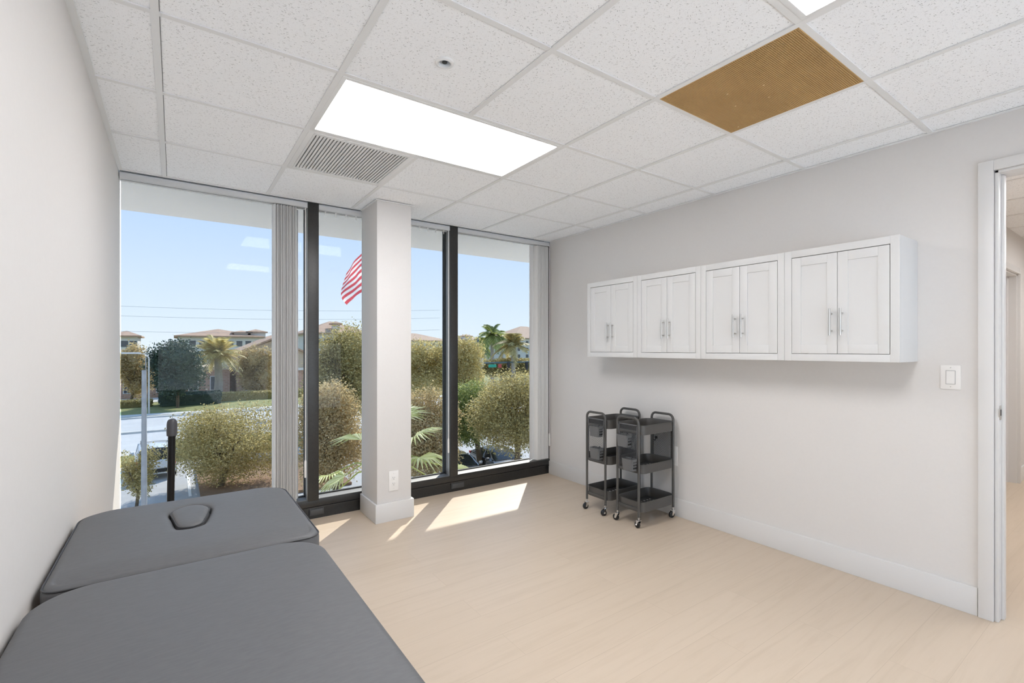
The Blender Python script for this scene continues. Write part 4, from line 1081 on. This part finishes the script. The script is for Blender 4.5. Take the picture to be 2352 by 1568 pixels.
# ------------------------------------------------------------------ outdoors: cars
M_cglass = mat('car_glass', (.03, .035, .04), .05, spec=.8)
M_tail = mat('tail_light_red', (.5, .05, .04), .25); M_tyre = mat('tyre', (.02, .02, .02), .7); M_alloy = mat('alloy_wheel', (.5, .5, .52), .3, 1.0)
def car(label, loc, yaw, paint, suv=False, boat=False):
    Lh, W = 2.3, .92
    t = thing('car', label, 'car', tuple(loc)); B = Matrix.Translation(loc) @ Matrix.Rotation(yaw, 4, 'Z')
    def tr2(ps): return [B @ Vector(p) for p in ps]
    # stations: x, half width, underside, belt height
    if suv: S = [(-2.3, .78, .42, .98), (-2.22, .9, .32, 1.06), (-1.4, .95, .28, 1.10), (0, .95, .26, 1.08), (1.1, .94, .28, 1.06), (1.9, .9, .3, 1.0), (2.25, .8, .36, .86), (2.34, .66, .42, .74)]
    else: S = [(-2.34, .7, .38, .82), (-2.2, .86, .3, .95), (-1.4, .9, .24, 1.0), (0, .91, .22, .95), (1.0, .91, .24, .93), (1.8, .87, .26, .82), (2.2, .74, .32, .68), (2.3, .6, .38, .6)]
    rings = []
    for (x, hw, zb, zt_) in S:
        rings.append(tr2([(x, -hw * .9, zb), (x, -hw, zb + .14), (x, -hw, zb + (zt_ - zb) * .7), (x, -hw * .93, zt_ - .03), (x, -hw * .8, zt_), (x, 0, zt_ + .025), (x, hw * .8, zt_), (x, hw * .93, zt_ - .03), (x, hw, zb + (zt_ - zb) * .7), (x, hw, zb + .14), (x, hw * .9, zb), (x, 0, zb)]))
    bd = part(MB().loft(rings), 'body', paint, t, smooth=40)
    if suv: G = [(-2.2, .84, .70, 1.05, 1.05), (-2.0, .84, .68, 1.06, 1.68), (-1.2, .86, .70, 1.06, 1.76), (0, .86, .70, 1.06, 1.75), (.5, .85, .68, 1.05, 1.66), (1.15, .82, .7, 1.04, 1.08)]
    else: G = [(-1.75, .78, .6, .97, 1.0), (-1.0, .82, .60, .97, 1.36), (-.3, .83, .61, .95, 1.44), (.25, .83, .6, .94, 1.40), (1.05, .80, .62, .92, .96)]
    ring = []
    for (x, hb, hr, zb, zr) in G: ring.append(tr2([(x, -hb, zb - .03), (x, -hr - (hb - hr) * .25, zr - (zr - zb) * .2), (x, -hr * .8, zr), (x, 0, zr + .02), (x, hr * .8, zr), (x, hr + (hb - hr) * .25, zr - (zr - zb) * .2), (x, hb, zb - .03)]))
    part(MB().loft(ring), 'windows', M_cglass, t, smooth=40)
    ring = []; GR = G[1:-1] if suv else G[1:-1]
    for (x, hb, hr, zb, zr) in GR: ring.append(tr2([(x, -hr * .98 - .05, zr - .10), (x, -hr * .84, zr + .008), (x, 0, zr + .032), (x, hr * .84, zr + .008), (x, hr * .98 + .05, zr - .10), (x, hr * .5, zr - .06), (x, -hr * .5, zr - .06)]))
    part(MB().loft(ring), 'roof', paint, t, smooth=40)
    k = MB()
    for s_ in (-1, 1):
        for (xa, za, xb, zb_) in ((G[0][0], G[0][4], G[1][0], G[1][4]), (G[-1][0], G[-1][4], G[-2][0], G[-2][4]), (-.05, .98, -.1, G[2][4])):
            k.tube([B @ Vector((xa, s_ * .81, za)), B @ Vector((xb, s_ * (G[1][2] + .05), zb_ - .06))], .04, 6)
    part(k, 'pillars', paint, t)
    if suv:
        for s_ in (-1, 1): part(MB().tube([B @ Vector((-1.8, s_ * .62, 1.80)), B @ Vector((.2, s_ * .62, 1.80))], .022, 8), 'roof_rail', M_rubber, t)
    for s_ in (-1, 1):
        k = MB(); xx = S[1][0]; k.box(xx - .06, xx + .12, s_ * .78 - .1, s_ * .78 + .1, .78, 1.1 if suv else .92, .03, M=B); part(k, 'tail_light', M_tail, t)
        k = MB(); k.box(S[-2][0] - .1, S[-2][0] + .04, s_ * .62 - .13, s_ * .62 + .13, .62, .76, .03, M=B); part(k, 'headlight', M_chrome, t)
        k = MB(); k.box(.72, .84, s_ * 1.02 - .1, s_ * 1.02 + .1, .95, 1.1, .03, M=B); part(k, 'mirror', paint, t)
    if suv: part(MB().box(-2.36, -2.2, -.75, .75, .42, .62, .03, M=B), 'bumper', M_rubber, t)
    for x in (-1.4, 1.4):
        for s_ in (-1, 1):
            k = MB(); prof = [(.33, -.1), (.35, -.06), (.35, .06), (.33, .1)]
            k.loft([[B @ Vector((x + r_ * math.cos(2 * math.pi * q / 22), s_ * .83 + h_, .35 + r_ * math.sin(2 * math.pi * q / 22))) for q in range(22)] for (r_, h_) in prof])
            wh = part(k, 'wheel', M_tyre, t)
            k = MB(); k.loft([[B @ Vector((x + .21 * math.cos(2 * math.pi * q / 18), s_ * .83 + h_, .35 + .21 * math.sin(2 * math.pi * q / 18))) for q in range(18)] for h_ in (s_ * .09, s_ * .115)]); part(k, 'rim', M_alloy, wh)
    return t
P_white = mat('car_paint_white', (.72, .75, .78), .25, coat=.6); P_dark = mat('car_paint_dark', (.03, .03, .035), .18, coat=1.0); P_silver = mat('car_paint_silver', (.42, .45, .48), .2, .6, coat=.8)
P_teal = mat('car_paint_teal', (.15, .55, .50), .3, coat=.5); P_blue = mat('car_paint_blue', (.45, .55, .66), .3, coat=.5)
g = atG(352, 1104); car('white wagon parked tail-on beside the lamp post', (g.x, g.y + 2.3, GZ), R(93), P_white, True)
g = at(1144, 1070, 27.2); car('dark sedan parked under the tree at the right window sill', (g.x, g.y, GZ), R(-98), P_dark)
g = at(1050, 1090, 25.6); car('silver sedan parked left of the dark sedan at the sill', (g.x, g.y, GZ), R(-98), P_silver)
g = at(968, 885, 78); car('turquoise car in the street between column and mullion', (g.x, g.y, GZ), R(10), P_teal)
g = at(1016, 878, 84); car('pale blue van-like car at the second mullion edge', (g.x, g.y, GZ), R(80), P_blue, True)
g = at(1100, 866, 70); car('white car in the street just right of the signal mast', (g.x, g.y, GZ), R(0), P_white)
g = at(1180, 862, 88); car('white car far down the street near the blind edge', (g.x, g.y, GZ), R(0), P_white)

# ------------------------------------------------------------------ light
sun = bpy.data.lights.new('sun', 'SUN'); sun.energy = 6.5; sun.angle = R(.6); sun.color = (1.0, .95, .87)
so = bpy.data.objects.new('sun', sun); COL.objects.link(so)
so.rotation_euler = Vector((.865, .935, 1.0)).to_track_quat('Z', 'Y').to_euler()
wd = bpy.data.worlds.new('sky'); sc.world = wd; wd.use_nodes = True; nt = wd.node_tree
bg = nt.nodes['Background']; tc = nt.nodes.new('ShaderNodeTexCoord'); sx_ = nt.nodes.new('ShaderNodeSeparateXYZ'); rp = nt.nodes.new('ShaderNodeValToRGB')
nt.links.new(tc.outputs['Generated'], sx_.inputs[0]); nt.links.new(sx_.outputs['Z'], rp.inputs['Fac']); nt.links.new(rp.outputs['Color'], bg.inputs['Color'])
e = rp.color_ramp.elements; e[0].position = 0; e[0].color = (.78, .88, .99, 1); e[1].position = .8; e[1].color = (.30, .52, .92, 1)
q = e.new(.06); q.color = (.71, .84, .99, 1); q = e.new(.25); q.color = (.50, .68, .98, 1)
bg.inputs['Strength'].default_value = 1.55

sc.view_settings.view_transform = 'Standard'; sc.view_settings.look = 'None'
sc.view_settings.exposure = 1.64; sc.view_settings.gamma = 1.0; sc.view_settings.use_curve_mapping = False
sc.cycles.max_bounces = 8; sc.cycles.diffuse_bounces = 6; sc.cycles.glossy_bounces = 3; sc.cycles.transparent_max_bounces = 12
sc.cycles.adaptive_threshold = .04
sc.cycles.sample_clamp_indirect = 8
